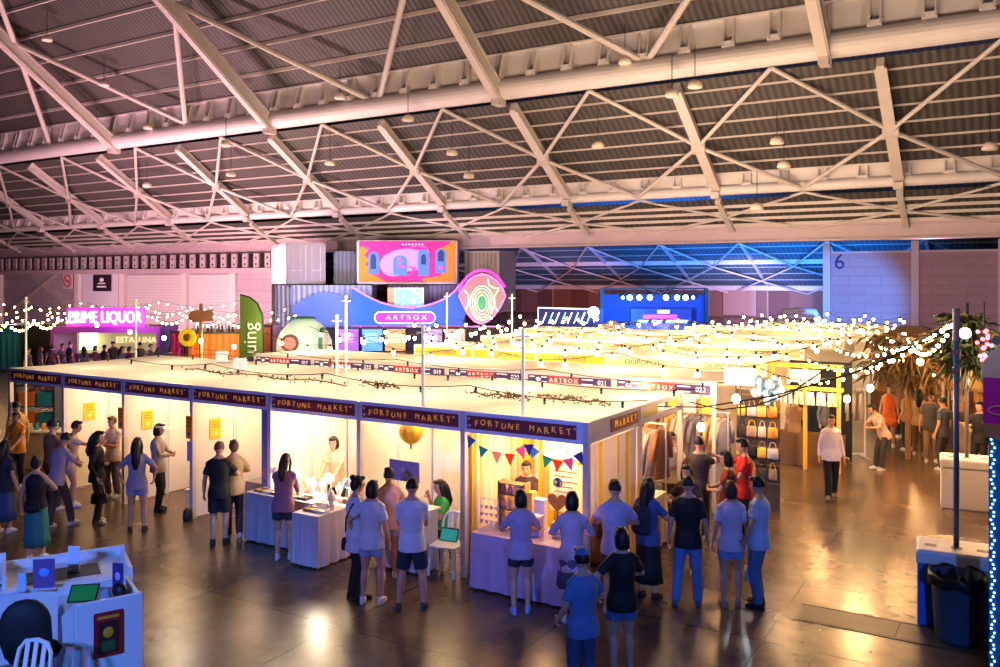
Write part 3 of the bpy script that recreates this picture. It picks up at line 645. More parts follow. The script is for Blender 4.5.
rowline(3.7, -13.6, 1.0, 2.84, 12, 'festoon cable in the gap behind the front row canopy', False, 4)
RN = [(6.6, 'above the second row canopy front half', 11), (8.3, 'above the second row canopy rear half', 13), (9.6, 'in front of the third row fascia', 14), (11.4, 'above the third row canopy front half', 15), (13.0, 'above the third row canopy rear half', 15), (14.6, 'in front of the fourth row fascia', 15), (16.4, 'above the fourth row canopy front half', 15), (18.2, 'above the fourth row canopy rear half', 16), (20.6, 'above the fifth row canopy front half', 16), (22.5, 'above the fifth row canopy rear half', 16), (25.0, 'above the sixth row canopy front half', 17), (27.2, 'above the sixth row canopy rear half', 17), (29.8, 'above the seventh row canopy front half', 10)]
for y, nm, n in RN: rowline(y, -13.2 if y < 22 else -5.5, 1.0 + random.uniform(-.2, .4), 3.0 + random.uniform(-.1, .2), n, 'warm lit festoon string ' + nm, True, 4)
for i, (px0, py0, px1, py1, t0, t1) in enumerate(((-30, 306, 150, 304, 44, 46), (40, 311, 290, 306, 45, 44), (-20, 317, 90, 312, 40, 41), (145, 305, 300, 312, 47, 40), (0, 302, 240, 300, 50, 50), (150, 313, 262, 318, 38, 37), (-20, 323, 60, 316, 33, 34))):
    string_light('warm lit festoon string before the left wall, ' + ('from frame edge to liquor sign', 'running above the liquor sign', 'low over the teal container', 'above the orange container', 'highest against the wall columns', 'beside the green feather flag', 'nearest to the left frame edge')[i], at_d(px0, py0, t0), at_d(px1, py1, t1), 22, .35, True, 'festoon strings before the left wall', 1.3, 3)
PT = at_d(955, 317, 11.4)
for i, (px, py, t) in enumerate(((820, 335, 24), (800, 352, 20), (905, 330, 22), (760, 368, 18), (860, 328, 27))):
    string_light('warm lit festoon string fanning from the blue pole, ' + ('to the fifth row', 'to the fourth row', 'along the aisle', 'to the third row', 'to the farthest row')[i], PT, at_d(px, py, t), 16, .5, True, 'festoon strings from the blue pole', .8, 1)
for i, (a, bq) in enumerate(((at_d(640, 406, 15.5), at_d(952, 330, 11.5)), (at_d(690, 402, 15.6), at_d(830, 366, 13.5)))):
    m = (a+bq)/2 - Vector((0, 0, .35)); o = MB().tube([a, a.lerp(m, .5) - Vector((0, 0, .1)), m, m.lerp(bq, .5) - Vector((0, 0, .1)), bq], .013, 6).build('power_cable', CABLE); tag(o, ('thick black cable sagging from the front row end up to the blue pole', 'thin black cable rising from the second row end towards the aisle')[i], 'cable')
# dry leaf garlands along the cables
LEAF = mat('dry_leaves', (.16, .10, .03), .7, noise=.5, nscale=30)
def garland(lab, a, b, n, sp, m=LEAF):
    a, b = Vector(a), Vector(b); mb = MB(); mb.tube([a.lerp(b, i/10) + Vector((0, 0, .03*math.sin(i*1.7))) for i in range(11)], .012, 5)
    for i in range(n):
        c = a.lerp(b, min(1, max(0, random.gauss(.5, .28)))) + Vector([random.gauss(0, sp) for _ in range(3)]); u = Vector([random.uniform(-1, 1) for _ in range(3)]).normalized()*random.uniform(.02, .045); w_ = u.orthogonal().normalized()*.014
        mb.add([c-u, c+w_, c+u, c-w_], [(0, 1, 2, 3)])
    o = mb.build('leaf_garland', m); return tag(o, lab, 'garland', 'dry leaf garlands over the front row')
for lab, p0, p1, n, sp in (('long dry leaf garland over the left of the front row canopy', (185, 369), (345, 384), 110, .03), ('short dry leaf garland with a knot left of the middle pole', (362, 383), (400, 387), 90, .035), ('dry leaf garland right of the middle pole', (470, 393), (530, 398), 90, .03), ('dry leaf garland over the corner of the canopy', (540, 396), (610, 403), 110, .03)):
    garland(lab, at_z(*p0, 2.60), at_z(*p1, 2.60), n, sp)
# ------------------------------------------------------------------ contents of the front row
def M3(t): return Matrix.Translation(t)
LIL = mat('cloth_mauve', (.46, .36, .50), .85, noise=.1, nscale=5); GREYC = mat('cloth_grey', (.42, .38, .44), .85, noise=.1, nscale=5)
def draped_table(name, lab, c, w, d, h, m, rz=0, hem=.03):
    r = thing(name, lab, 'table', c, rz); MB().span((-w/2, -d/2, h-.03), (w/2, d/2, h)).build('tabletop', WHITE, r)
    for sx in (-1, 1):
        for sy in (-1, 1): MB().tube([(sx*(w/2-.06), sy*(d/2-.06), 0), (sx*(w/2-.06), sy*(d/2-.06), h-.03)], .018, 8).build('leg', DARK, r)
    o = None
    n = 72; per = []; W2, D2 = w/2+.02, d/2+.02
    for i in range(n):
        t = i/n*4; k = int(t); u = t-k
        a, b = [((-W2, -D2), (W2, -D2)), ((W2, -D2), (W2, D2)), ((W2, D2), (-W2, D2)), ((-W2, D2), (-W2, -D2))][k]
        per.append((a[0]+(b[0]-a[0])*u, a[1]+(b[1]-a[1])*u))
    cl = MB(); rs = []
    for z, fl in ((h+.012, 0), (h-.06, .01), (h*.5, .035), (hem, .06)):
        rs.append([Vector((x*(1+fl/max(w, .5)*1.0) + fl*.6*math.sin(i*1.9)*.6, y*(1+fl/max(d, .5)) + fl*.6*math.cos(i*2.3)*.6, z)) for i, (x, y) in enumerate(per)])
    cl.rings(rs, False); cl.add([(-W2, -D2, h+.012), (W2, -D2, h+.012), (W2, D2, h+.012), (-W2, D2, h+.012)], [(0, 1, 2, 3)])
    o = cl.build('tablecloth', m, None, False); o.location = c; o.rotation_euler.z = rz
    return r, o
def posters():
    YP = mat('poster_yellow', (.85, .50, .02), .5, em=.15); OR = mat('poster_orange', (.62, .25, .04), .5, em=.1); RED = mat('poster_red', (.55, .10, .03), .5); BLUE = mat('poster_blue', (.12, .12, .45), .5)
    for i, wh in enumerate(('on the partition behind the queue at left', 'on the partition beside the visor wearer', 'on the partition left of the two blurred people')):
        x = (POSTX[1]+.03, POSTX[2]+.03, POSTX[3]+.03)[i]
        r = thing('poster', 'yellow poster ' + wh, 'poster', (x, (.55, .5, .5)[i], 1.62), 0, 'yellow posters on the partitions'); MB().span((0, -.13, -.19), (.008, .13, .19)).build('sheet', YP, r)
        b = MB(); [b.span((.008, -.09, z), (.012, .09, z+.02)) for z in (.12, .07, .02)]; b.build('print', OR, r); MB().span((.008, -.03, -.13), (.012, .04, -.06)).build('emblem', mat('poster_pale', (.9, .75, .4), .5), r)
    for i, wh in enumerate(('third', 'fourth')):
        r = thing('placard', 'orange brown vertical placard hanging on the %s front row post' % wh, 'sign', (POSTX[2+i], -.07, 1.72), 0, 'vertical placards on the posts'); MB().span((-.085, -.02, -.21), (.085, 0, .21)).build('board', OR, r)
        b = MB(); [b.span((-.07, -.026, z), (.07, -.02, z+.03)) for z in (.15, .08, .01)]; b.build('print', RED, r); MB().ball((0, -.022, -.12), (.04, .006, .05), 12, 6).build('figure_mark', BLUE, r)
    o = MB().span((POSTX[3]-.09, -.06, 1.08), (POSTX[3]+.06, -.045, 1.45)).build('notice_sheet', mat('paper_lilac', (.55, .48, .75), .5)); tag(o, 'pale lilac notice taped below the placard on the fourth post', 'notice')
posters()
r = thing('poster', 'tall blue poster on the partition left of the jewellery table', 'poster', (POSTX[4]-.04, -.02, 1.2), 0); MB().span((-.14, -.02, -.35), (.0, 0, .99)).build('sheet', mat('poster_tallblue', (.16, .20, .55), .5), r); MB().ball((-.07, -.022, -.12), (.05, .006, .1), 10, 6).build('figure_mark', mat('poster_pinkfig', (.5, .25, .4), .5), r)
# jewellery tables
def cloth_tag(o, lab): return tag(o, lab, 'tablecloth')
c = (POSTX[4]+.75, -.20, 0); t, o = draped_table('display_table', 'long jewellery table standing in front of the fifth booth', (POSTX[4]+.62, -.10, 0), 1.5, .62, .82, GREYC); cloth_tag(o, 'grey cloth draped over the long jewellery table')
t, o = draped_table('display_table', 'return table of the jewellery stall, nearer to the purple sign', (POSTX[4]+1.70, -.34, 0), .50, 1.1, .80, mat('cloth_white_mauve', (.62, .54, .60), .85, noise=.1, nscale=5)); cloth_tag(o, 'pale cloth draped over the return table of the jewellery stall')
def desk_lamp(x, y, z, lab):
    r = thing('desk_lamp', lab, 'lamp', (x, y, z), 0, 'bright white lamps on the jewellery table'); MB().lathe((0, 0, 0), [(.0, 0), (.07, 0), (.07, .02), (.0, .025)], 14).build('base', WHITE, r); MB().tube([(0, 0, .02), (0, .02, .22), (0, -.02, .32)], .010, 6).build('stem', WHITE, r)
    MB().lathe((0, -.03, .26), [(.10, 0), (.085, .07), (.04, .12), (.0, .12)], 14).build('shade', WHITE, r); MB().ball((0, -.03, .27), (.075, .075, .035), 10, 6).build('bulb', GLOWW, r); return r
zt = .835
desk_lamp(POSTX[4]+.15, .05, zt, 'bright white lamp at the left end of the jewellery table'); desk_lamp(POSTX[4]+.55, .1, zt, 'bright white lamp left of the woman in mauve'); desk_lamp(POSTX[4]+1.30, .1, zt, 'bright white lamp right of the woman in mauve')
desk_lamp(POSTX[4]+1.75, .05, .815, 'bright white lamp at the corner of the return table')
def tray(x, y, z, lab, k):
    r = thing('jewellery_tray', lab, 'tray', (x, y, z), 0, 'jewellery trays'); b = MB(); b.span((-.11, -.08, 0), (.11, .08, .015)); 
    for s in (-1, 1): b.span((s*.11-.005, -.08, 0), (s*.11+.005, .08, .035)); b.span((-.11, s*.08-.005, 0), (.11, s*.08+.005, .035))
    b.build('tray_body', (WOOD, WHITE, mat('velvet', (.08, .05, .07), .9))[k % 3], r); b = MB()
    for i in range(4):
        for j in range(3): b.ball((-.075+.05*i, -.045+.045*j, .025), (.012, .012, .009), 6, 4)
    b.build('rings', mat('gold_metal', (.8, .55, .2), .3, .8), r); return r
for i in range(8):
    x, y = (.06 + .20*i, -.26 + .0*(i % 2)) if i < 6 else (1.60 + .2*(i-6), -.66); tray(POSTX[4]+x, y, zt if i < 6 else .815, 'small jewellery tray, %s along the table front' % ('first', 'second', 'third', 'fourth', 'fifth', 'sixth', 'seventh', 'eighth')[i], i)
def bust(x, y, z, lab, m):
    r = thing('necklace_stand', lab, 'stand', (x, y, z), 0, 'necklace stands'); MB().lathe((0, 0, 0), [(.05, 0), (.05, .015), (.02, .03), (.03, .08), (.065, .16), (.06, .20), (.025, .23), (.022, .27), (.0, .275)], 14).build('bust', m, r, True)
    MB().rings([[Vector((.05*math.cos(a)*1.05, -.045*math.sin(a) - .0, .19 - .03*math.sin(a)+dz)) for a in [2*math.pi*i/16 for i in range(16)]] for dz in (0, .008)], False).build('necklace', mat('gold_metal', (.8, .55, .2), .3, .8), r); return r
for i, (x, y, z) in enumerate(((.35, .1, zt), (.75, .12, zt), (.95, .05, zt), (1.1, .12, zt), (1.5, .1, .815), (1.85, .05, .815), (1.62, -.25, .815), (1.82, -.45, .815))):
    bust(POSTX[4]+x, y, z, 'small pale necklace stand, %s along the jewellery tables' % ('first', 'second', 'third', 'fourth', 'fifth', 'sixth', 'seventh', 'eighth')[i], (WHITE, mat('velvet_cream', (.75, .62, .48), .8))[i % 2])
for i in range(6):
    o = MB().box((0, 0, .035), (.10, .08, .07)).build('gift_box', (cmat((.75, .6, .4)), cmat((.8, .75, .7)), cmat((.5, .25, .12)))[i % 3], bev=.006); put(o, (POSTX[4]+1.55+.12*(i % 3), -.05-.36*(i//3)-.02*(i % 2), .815), .2*i); tag(o, 'small gift box on the return table, %s' % ('back left', 'back middle', 'back right', 'front left', 'front middle', 'front right')[i], 'box', 'gift boxes')
o = MB().span((0, 0, 0), (.45, .02, .32)).build('display_board', mat('board_brown', (.25, .12, .05), .6)); put(o, (POSTX[4]+1.35, 1.93, 1.35)); tag(o, 'brown framed board on the wall behind the jewellery seller', 'board')
# booth six: stand, box, chair, tablet, lantern, banner
x6 = POSTX[5]
r = thing('gold_lantern', 'round gold paper lantern hanging in the sixth booth', 'lantern', (x6+.62, .55, 1.98)); MB().ball((0, 0, 0), (.20, .20, .21), 20, 14).build('globe', mat('gold_paper', (.72, .38, .03), .35, .5, em=.15), r, True); MB().tube([(0, 0, .2), (0, 0, .5)], .006, 5).build('cord', BLACK, r); MB().tube([(0, 0, -.2), (0, 0, -.3)], [.03, .012], 8).build('tassel', mat('gold_paper', (.8, .5, .1), .4), r)
r = thing('notice_board', 'purple notice board on two legs standing on the small counter', 'sign', (x6+.88, .02, .96)); MB().span((-.28, -.012, .34), (.30, .012, .66)).build('board', mat('board_purple', (.25, .22, .52), .5), r)
for s in (-1, 1): MB().tube([(s*.2, 0, 0), (s*.2, 0, .36)], .01, 6).build('leg', ALU, r)
MB().ball((0, -.013, .52), (.05, .006, .05), 14, 6).build('emblem', mat('emblem_lilac', (.4, .36, .65), .5), r)
r = thing('counter', 'white box counter with lilac front before the sixth booth', 'counter', (x6+1.02, -.1, 0)); MB().span((-.45, -.22, .02), (.45, .22, .92)).build('body', mat('counter_white', (.70, .66, .74), .5), r, bev=.01); MB().span((-.48, -.25, .92), (.48, .25, .95)).build('top', WHITE, r); MB().span((-.40, -.226, .08), (.40, -.22, .86)).build('front_panel', mat('counter_lilac', (.50, .42, .62), .5), r)
def plastic_chair(lab, loc, rz, m):
    r = thing('plastic_chair', lab, 'chair', loc, rz); b = MB(); b.rings([[Vector((x*w_, y*d_, z)) for x, y in ((-1, -1), (1, -1), (1, 1), (-1, 1))] for w_, d_, z in ((.22, .21, .42), (.235, .225, .44), (.225, .215, .455))]); b.build('seat', m, r, bev=.02)
    for sx in (-1, 1):
        MB().rings([[Vector((sx*.19+x, -.19+y, z)) for x, y in ((-.03, -.03), (.03, -.03), (.03, .03), (-.03, .03))] if z else [Vector((sx*.215+x*.6, -.215+y*.6, 0)) for x, y in ((-.03, -.03), (.03, -.03), (.03, .03), (-.03, .03))] for z in (0, .43)]).build('leg', m, r)
        MB().rings([[Vector((sx*.19+x, .19+y, z)) for x, y in ((-.03, -.03), (.03, -.03), (.03, .03), (-.03, .03))] if z else [Vector((sx*.215+x*.6, .235+y*.6, 0)) for x, y in ((-.03, -.03), (.03, -.03), (.03, .03), (-.03, .03))] for z in (0, .43)]).build('leg', m, r)
    bk = MB(); pts = [(-.20, .20, .44), (-.205, .235, .62), (-.19, .265, .76), (-.13, .285, .84), (0, .295, .86), (.13, .285, .84), (.19, .265, .76), (.205, .235, .62), (.20, .20, .44)]
    bk.tube(pts, .022, 8); bk.build('back_frame', m, r, True)
    for x in (-.10, 0, .10): MB().bar((x, .21, .45), (x, .285, .85), .05, .012, (0, 1, 0)).build('back_slat', m, r)
    return r
PW = mat('plastic_white', (.80, .76, .74), .4)
g = P_(443, 578); plastic_chair('white plastic chair holding a tablet beside the sixth booth', (x6+1.72, .02, 0), R(8), PW)
r = thing('tablet', 'dark tablet with a teal screen standing on the white plastic chair', 'tablet', (x6+1.70, .09, .462), R(8)); Mx = Matrix.Rotation(-.45, 3, 'X'); MB().box((0, .0, .10), (.30, .012, .20), 0, Mx).build('case', BLACK, r); MB().box((0, -.008, .10), (.27, .006, .17), 0, Mx).build('screen', mat('screen_teal', (.02, .16, .15), .3, em=.6, emcol=(.03, .35, .30)), r)
r = thing('roller_banner', 'pale grey roller banner against the partition of the sixth booth', 'banner', (x6+1.70, 1.0, 0), R(8)); MB().span((-.35, -.004, .08), (.35, .004, 2.05)).build('sheet', mat('banner_grey', (.66, .64, .66), .5), r); MB().span((-.37, -.05, 0), (.37, .05, .08)).build('base', ALU, r)
b = MB(); [b.span((-.25, -.008, z), (.25-.1*(k % 3), -.004, z+.025)) for k, z in enumerate((1.85, 1.78, 1.6, 1.5, 1.4, 1.3, 1.2))]; b.build('print', mat('print_grey', (.45, .45, .5), .5), r)
# booth four: bench, bag
r = thing('folding_stool', 'small white stool with a dark bag by the fourth post', 'stool', (POSTX[3]-.25, .35, 0)); MB().span((-.22, -.16, .42), (.22, .16, .45)).build('seat', WHITE, r)
for sx in (-1, 1):
    for sy in (-1, 1): MB().tube([(sx*.19, sy*.13, 0), (sx*.19, sy*.13, .42)], .014, 6).build('leg', ALU, r)
o = MB().loft([(0, 0, 0, .16, .09), (.05, 0, 0, .20, .11), (.10, 0, 0, .12, .06)], None, 12).build('cloth_bag', BLACK, None, True); put(o, (POSTX[3]-.25, .35, .452)); tag(o, 'flat dark bag lying on the small white stool', 'bag')
o = MB().loft([(0, 0, 0, .06, .09), (.05, 0, 0, .075, .10), (.2, 0, 0, .06, .08), (.24, 0, 0, .02, .03)], None, 12).build('small_bag', BLACK, None, True); put(o, (POSTX[3]+.03, -.14, 0)); tag(o, 'small black bag on the floor at the foot of the fourth post', 'bag')
t, o = draped_table('display_table', 'low table with dark cloth inside the fourth booth', (POSTX[3]+1.0, 1.2, 0), 1.2, .5, .55, cmat((.25, .2, .22))); cloth_tag(o, 'dark cloth over the low table inside the fourth booth')
# booth one: food counter
x1 = POSTX[0]
r = thing('counter', 'tan food counter inside the far left booth', 'counter', tuple(at_d(40, 300, 20.6)[:2]) + (0,), TH); CL = r.location.copy(); MB().span((-.65, -.25, 0), (.65, .25, .85)).build('body', mat('counter_tan', (.42, .33, .24), .6, noise=.1), r); MB().span((-.68, -.28, .85), (.68, .28, .89)).build('top', WHITE, r)
def jar(x, y, z, lab, m, h=.16):
    r = thing('jar', lab, 'jar', (x, y, z), 0, 'jars on the far left counter'); MB().lathe((0, 0, 0), [(.0, 0), (.05, 0), (.055, .03), (.055, h-.03), (.04, h), (.0, h)], 12).build('glass', m, r, True); MB().lathe((0, 0, h), [(.0, 0), (.045, 0), (.045, .025), (.0, .025)], 12).build('lid', DARK, r)
for i in range(6): jar((CL + RGT*(-.4+.16*i)).x, (CL + RGT*(-.4+.16*i)).y, .89, 'small jar on the far left counter, %s' % ('first', 'second', 'third', 'fourth', 'fifth', 'sixth')[i], (cmat((.8, .3, .05)), cmat((.6, .5, .3)), cmat((.05, .3, .3)))[i % 3])
r = thing('shelf_unit', 'dark shelf rack stacked with orange and teal crates behind the far left booth', 'shelf', tuple(at_d(39, 300, 22.6)[:2]) + (0,), TH); SL = r.location.copy()
for z in (.05, .6, 1.15, 1.7): MB().span((-.5, -.2, z), (.5, .2, z+.03)).build('shelf_board', DARK, r)
for sx in (-1, 1): MB().span((sx*.5-.02, -.2, 0), (sx*.5+.02, .2, 2.0)).build('upright', DARK, r)
for i, (x, z, c) in enumerate(((-.25, .63, (.85, .22, .03)), (-.25, 1.18, (.85, .25, .04)), (.22, .63, (.03, .22, .25)), (.22, 1.18, (.03, .3, .34)), (.22, 1.73, (.05, .45, .6)))):
    o = MB(); o.span((-.19, -.16, 0), (.19, .16, .02)); [o.span((s*.19-.01, -.16, 0), (s*.19+.01, .16, .36)) for s in (-1, 1)]; [o.span((-.19, s*.16-.01, 0), (.19, s*.16+.01, .36)) for s in (-1, 1)]; o = o.build('crate', cmat(c)); put(o, SL + RGT*x + Vector((0, 0, z)), TH); tag(o, ('orange crate on the second shelf', 'orange crate on the third shelf', 'dark teal crate on the second shelf', 'teal crate on the third shelf', 'bright blue crate topmost on the rack')[i], 'crate')
r = thing('stall_chair', 'dark backed chair at the far left booth', 'chair', (x1+.55, -.45, 0), R(200)); MB().span((-.2, -.2, .43), (.2, .2, .46)).build('seat', DARK, r); MB().span((-.2, .18, .5), (.2, .21, .88)).build('backrest', mat('mesh_dark', (.1, .09, .09), .7), r)
for sx in (-1, 1):
    for sy in (-1, 1): MB().tube([(sx*.18, sy*.18, 0), (sx*.18, sy*.18, .88 if sy > 0 else .43)], .014, 6).build('leg', ALU, r)
# ---- corner booth: striped curtains, bunting, table
def curtain(lab, a, b, z0, z1, amp=.03, nf=10, per=.185, yw=.085):
    a, b = Vector(a), Vector(b); r = thing('striped_curtain', lab, 'curtain', (a.x, a.y, 0), 0, 'yellow striped curtains of the corner booth')
    d = b-a; L = d.length; d.normalize(); nrm = Vector((-d.y, d.x, 0)); n = int(L*40); vs = []; fs = []; mi = []
    for i in range(n+1):
        u = i/n*L; off = nrm*(amp*math.sin(u*2*math.pi*nf/L))
        vs += [d*u + off*1.6 + Vector((0, 0, z0)), d*u + off + Vector((0, 0, z1))]
    mb = MB()
    for i in range(n):
        mb.m = 1 if ((i/n*L) % per) < yw else 0
        mb.f.append((2*i, 2*i+2, 2*i+3, 2*i+1)); mb.mi.append(mb.m)
    mb.v = [tuple(v) for v in vs]; mb.build('cloth', [mat('curtain_cream', (.84, .74, .62), .85, trans=.15), mat('curtain_yellow', (.90, .62, .03), .85, trans=.15)], r, True)
    MB().tube([(0, 0, z1), d*L + Vector((0, 0, z1))], .012, 6).build('rail', ALU, r); return r
x7 = POSTX[6]
curtain('yellow and cream striped curtain on the left side of the corner booth', (x7+.08, .10, 0), (x7+.08, 1.9, 0), .05, 2.16, .02, 9)
curtain('yellow and cream striped curtain along the back of the corner booth', (x7+.05, 1.88, 0), (-.06, 1.88, 0), .05, 2.16, .025, 9)
curtain('yellow and cream striped curtain closing the right side of the corner booth', (-.03, .12, 0), (-.03, 1.84, 0), .06, 2.16, .02, 7, .33, .09)
# low part of the side: red draped table by the corner post
r = thing('bunting', 'triangle flag bunting strung across the corner booth', 'bunting', (x7+.06, -.06, 0)); 
pts = [(.03, 2.17), (.28, 2.00), (.52, 1.95), (.78, 1.95), (1.0, 2.10), (1.12, 2.12), (1.35, 1.98), (1.6, 1.93), (1.8, 2.03), (1.93, 2.1)]
MB().tube([(x, 0, z) for x, z in pts], .006, 5).build('cord', WHITE, r)
fl = [(.12, 2.12, 'blue', .35), (.33, 2.0, 'teal', .3), (.56, 1.95, 'pink', .0), (.78, 1.95, 'orange', -.05), (.95, 2.06, 'magenta', -.4), (1.09, 2.12, 'indigo', -.1), (1.2, 2.07, 'skyblue', .4), (1.40, 1.97, 'teal', .3), (1.56, 1.94, 'orange', .1), (1.72, 1.98, 'magenta', -.35), (1.87, 2.07, 'indigo', -.5)]
FC = {'blue': (.13, .25, .62), 'teal': (.08, .45, .48), 'pink': (.85, .42, .36), 'orange': (.85, .17, .03), 'magenta': (.72, .22, .55), 'indigo': (.12, .13, .55), 'skyblue': (.22, .42, .75)}
for x, z, c, t in fl:
    M = Matrix.Rotation(t, 3, 'Y'); P = Vector((x, -.01, z))
    MB().add([P + M @ Vector((-.085, 0, 0)), P + M @ Vector((.085, 0, 0)), P + M @ Vector((0, .0, -.17)), P + M @ Vector((-.085, .006, 0)), P + M @ Vector((.085, .006, 0)), P + M @ Vector((0, .006, -.17))], [(0, 1, 2), (5, 4, 3), (0, 3, 4, 1), (1, 4, 5, 2), (2, 5, 3, 0)]).build('flag', mat('flag_' + c, FC[c], .8, trans=.55), r, label=c + ' triangle flag')
r = thing('banner', 'white cloth banner with handwritten coloured lettering above the corner booth shelf', 'banner', (x7+1.28, 1.2, 1.82)); MB().span((-.58, -.006, -.15), (.58, .006, .15)).build('sheet', mat('banner_cream', (.85, .78, .68), .7), r)
for k, (ch, c) in enumerate(zip('nyna cline', [(.8, .3, .1), (.1, .4, .5), (.7, .2, .5), (.8, .5, .1)]*3)):
    if ch != ' ': add_text(MB(), ch, (-.45+.1*k, -.012, 0), .17).build('letter', cmat(c), r)
t, o = draped_table('display_table', 'long table with mauve cloth in front of the corner booth', (x7+1.15, .05, 0), 1.55, .75, .80, LIL); cloth_tag(o, 'mauve cloth draped over the corner booth table')
r = thing('display_shelf', 'wooden tabletop shelf with tiers in the corner booth', 'shelf', (x7+.72, .25, .815));
for s in (-1, 1): MB().span((s*.22-.012, -.08, 0), (s*.22+.012, .10, .66)).build('upright', WOOD, r)
for z in (.02, .24, .46, .62): MB().span((-.22, -.08, z), (.22, .10, z+.015)).build('shelf_board', WOOD, r)
for i in range(10):
    z = (.037, .257, .477)[i % 3] + .815; x = x7+.72-.16+.11*(i//3)
    o = MB().lathe((0, 0, 0), [(.0, 0), (.04, 0), (.045, .05), (.03, .10), (.018, .13), (.0, .13)], 10).build('trinket', (cmat((.8, .6, .4)), cmat((.75, .3, .25)), cmat((.35, .2, .1)), cmat((.85, .8, .7)))[i % 4], None, True); put(o, (x, .23, z)); tag(o, 'small trinket jar on the %s tier of the wooden shelf' % ('lower', 'middle', 'upper')[i % 3], 'trinket', 'trinkets on the %s tier' % ('lower', 'middle', 'upper')[i % 3])
r = thing('earring_rack', 'white wire rack hung with small goods left on the corner booth table', 'rack', (x7+.42, .05, .815)); b = MB()
for x in (-.16, .16): b.tube([(x, 0, 0), (x, 0, .40)], .008, 6)
for z in (.08, .18, .28, .40): b.tube([(-.16, 0, z), (.16, 0, z)], .006, 6)
b.build('wire_frame', ALU, r); 
for i in range(12): MB().ball((-.13+.085*(i % 4), -.01, .06+.11*(i//4)), (.022, .008, .03), 8, 6).build('hanging_charm', (cmat((.8, .5, .2)), cmat((.75, .3, .35)), cmat((.7, .65, .6)))[i % 3], r)
r = thing('heart_sign', 'wooden heart shaped sign standing on the corner booth table', 'sign', (x7+1.42, .3, 1.25)); hp = [(.16*math.sin(t)**3, .01*(13*math.cos(t)-5*math.cos(2*t)-2*math.cos(3*t)-math.cos(4*t))) for t in [2*math.pi*i/28 for i in range(28)]]
MB().prism(hp, lambda x, y, d: Vector((x, d, y)), .02).build('heart', mat('heart_wood', (.55, .28, .10), .5, noise=.2), r); MB().tube([(0, .02, -.42), (0, .02, .05)], .012, 6).build('stick', WOOD, r)
for i, (x, y, w_, h_, c) in enumerate(((.95, .0, .18, .22, (.75, .65, .75)), (1.22, .0, .22, .26, (.55, .42, .6)), (1.15, .3, .16, .42, (.75, .7, .72)), (.92, .32, .18, .5, (.8, .45, .08)), (1.55, .1, .16, .18, (.8, .7, .6)))):
    o = MB(); o.span((-w_/2, -.06, 0), (w_/2, .06, h_)); o.span((-w_/2-.008, -.068, h_), (w_/2+.008, .068, h_+.03)); o = o.build('gift_box', cmat(c), bev=.005); put(o, (x7+x, y, .815), .1*i-.2); tag(o, ('pale mauve box front left', 'lilac box front middle', 'tall white box at the back', 'tall mustard box beside the wooden shelf', 'small cream box at the right')[i] + ' on the corner booth table', 'box', 'boxes on the corner booth table')
r = thing('round_mirror', 'round silver mirror on a stand in the corner booth', 'mirror', (x7+1.40, .36, .815)); MB().tube([(0, 0, 0), (0, 0, .62)], .01, 6).build('stem', ALU, r); MB().ball((0, 0, .70), (.085, .02, .085), 16, 10).build('glass', mat('mirror', (.8, .8, .82), .1, .9), r, True); MB().lathe((0, 0, 0), [(.0, 0), (.07, 0), (.06, .02), (.0, .02)], 12).build('base', ALU, r)
r = thing('menu_board', 'cream price board with printed lines inside the corner booth', 'sign', (x7+1.1, 1.2, 1.05)); MB().span((-.28, 0, -.2), (.28, .02, .55)).build('board', mat('board_cream', (.85, .70, .48), .6), r); b = MB(); [b.span((-.2, -.006, z), (.2-.08*(k % 2), 0, z+.02)) for k, z in enumerate((.42, .34, .26, .18, .1, .0))]; b.build('print', mat('print_red', (.5, .12, .06), .6), r)
for s in (-1, 1): MB().tube([(s*.2, .01, -1.05), (s*.2, .01, -.2)], .012, 6).build('leg', WOOD, r)
o = MB().lathe((0, 0, 0), [(.0, 0), (.16, 0), (.15, .42), (.17, .44), (.17, .47), (.0, .47)], 16).build('red_stool', mat('plastic_red', (.35, .02, .03), .4)); g = P_(592, 595); put(o, (-.12, .35, 0)); tag(o, 'dark red stool beside the corner post', 'stool')
# ---- clothes stall behind the corner booth and row two end
GCOL = [(.42, .20, .06), (.75, .55, .30), (.62, .30, .08), (.30, .13, .05), (.80, .66, .45), (.55, .42, .12), (.30, .24, .20), (.42, .34, .30), (.68, .38, .22), (.25, .22, .15), (.80, .50, .15), (.36, .28, .28)]
def garment_mesh(k):
    b = MB(); L = (.85, 1.05, .72, .95)[k]
    b.rings([[Vector((x*a, y*c_, z)) for x, y in [(math.cos(t), math.sin(t)) for t in [2*math.pi*i/14 for i in range(14)]]] for a, c_, z in ((.05, .02, 0), (.20, .028, -.07), (.19, .04, -.30), (.20, .045, -L*.6), (.24, .05, -L))])
    for s in (-1, 1): b.tube([(s*.17, 0, -.07), (s*.25, 0, -.30), (s*.27, 0, -.52)], [.05, .045, .04], 8)
    return b
HANG = MB().tube([(-.20, 0, -.05), (0, 0, .03), (.20, 0, -.05)], .008, 6).tube([(0, 0, .03), (0, 0, .09), (.02, 0, .11), (.03, 0, .09)], .005, 5)
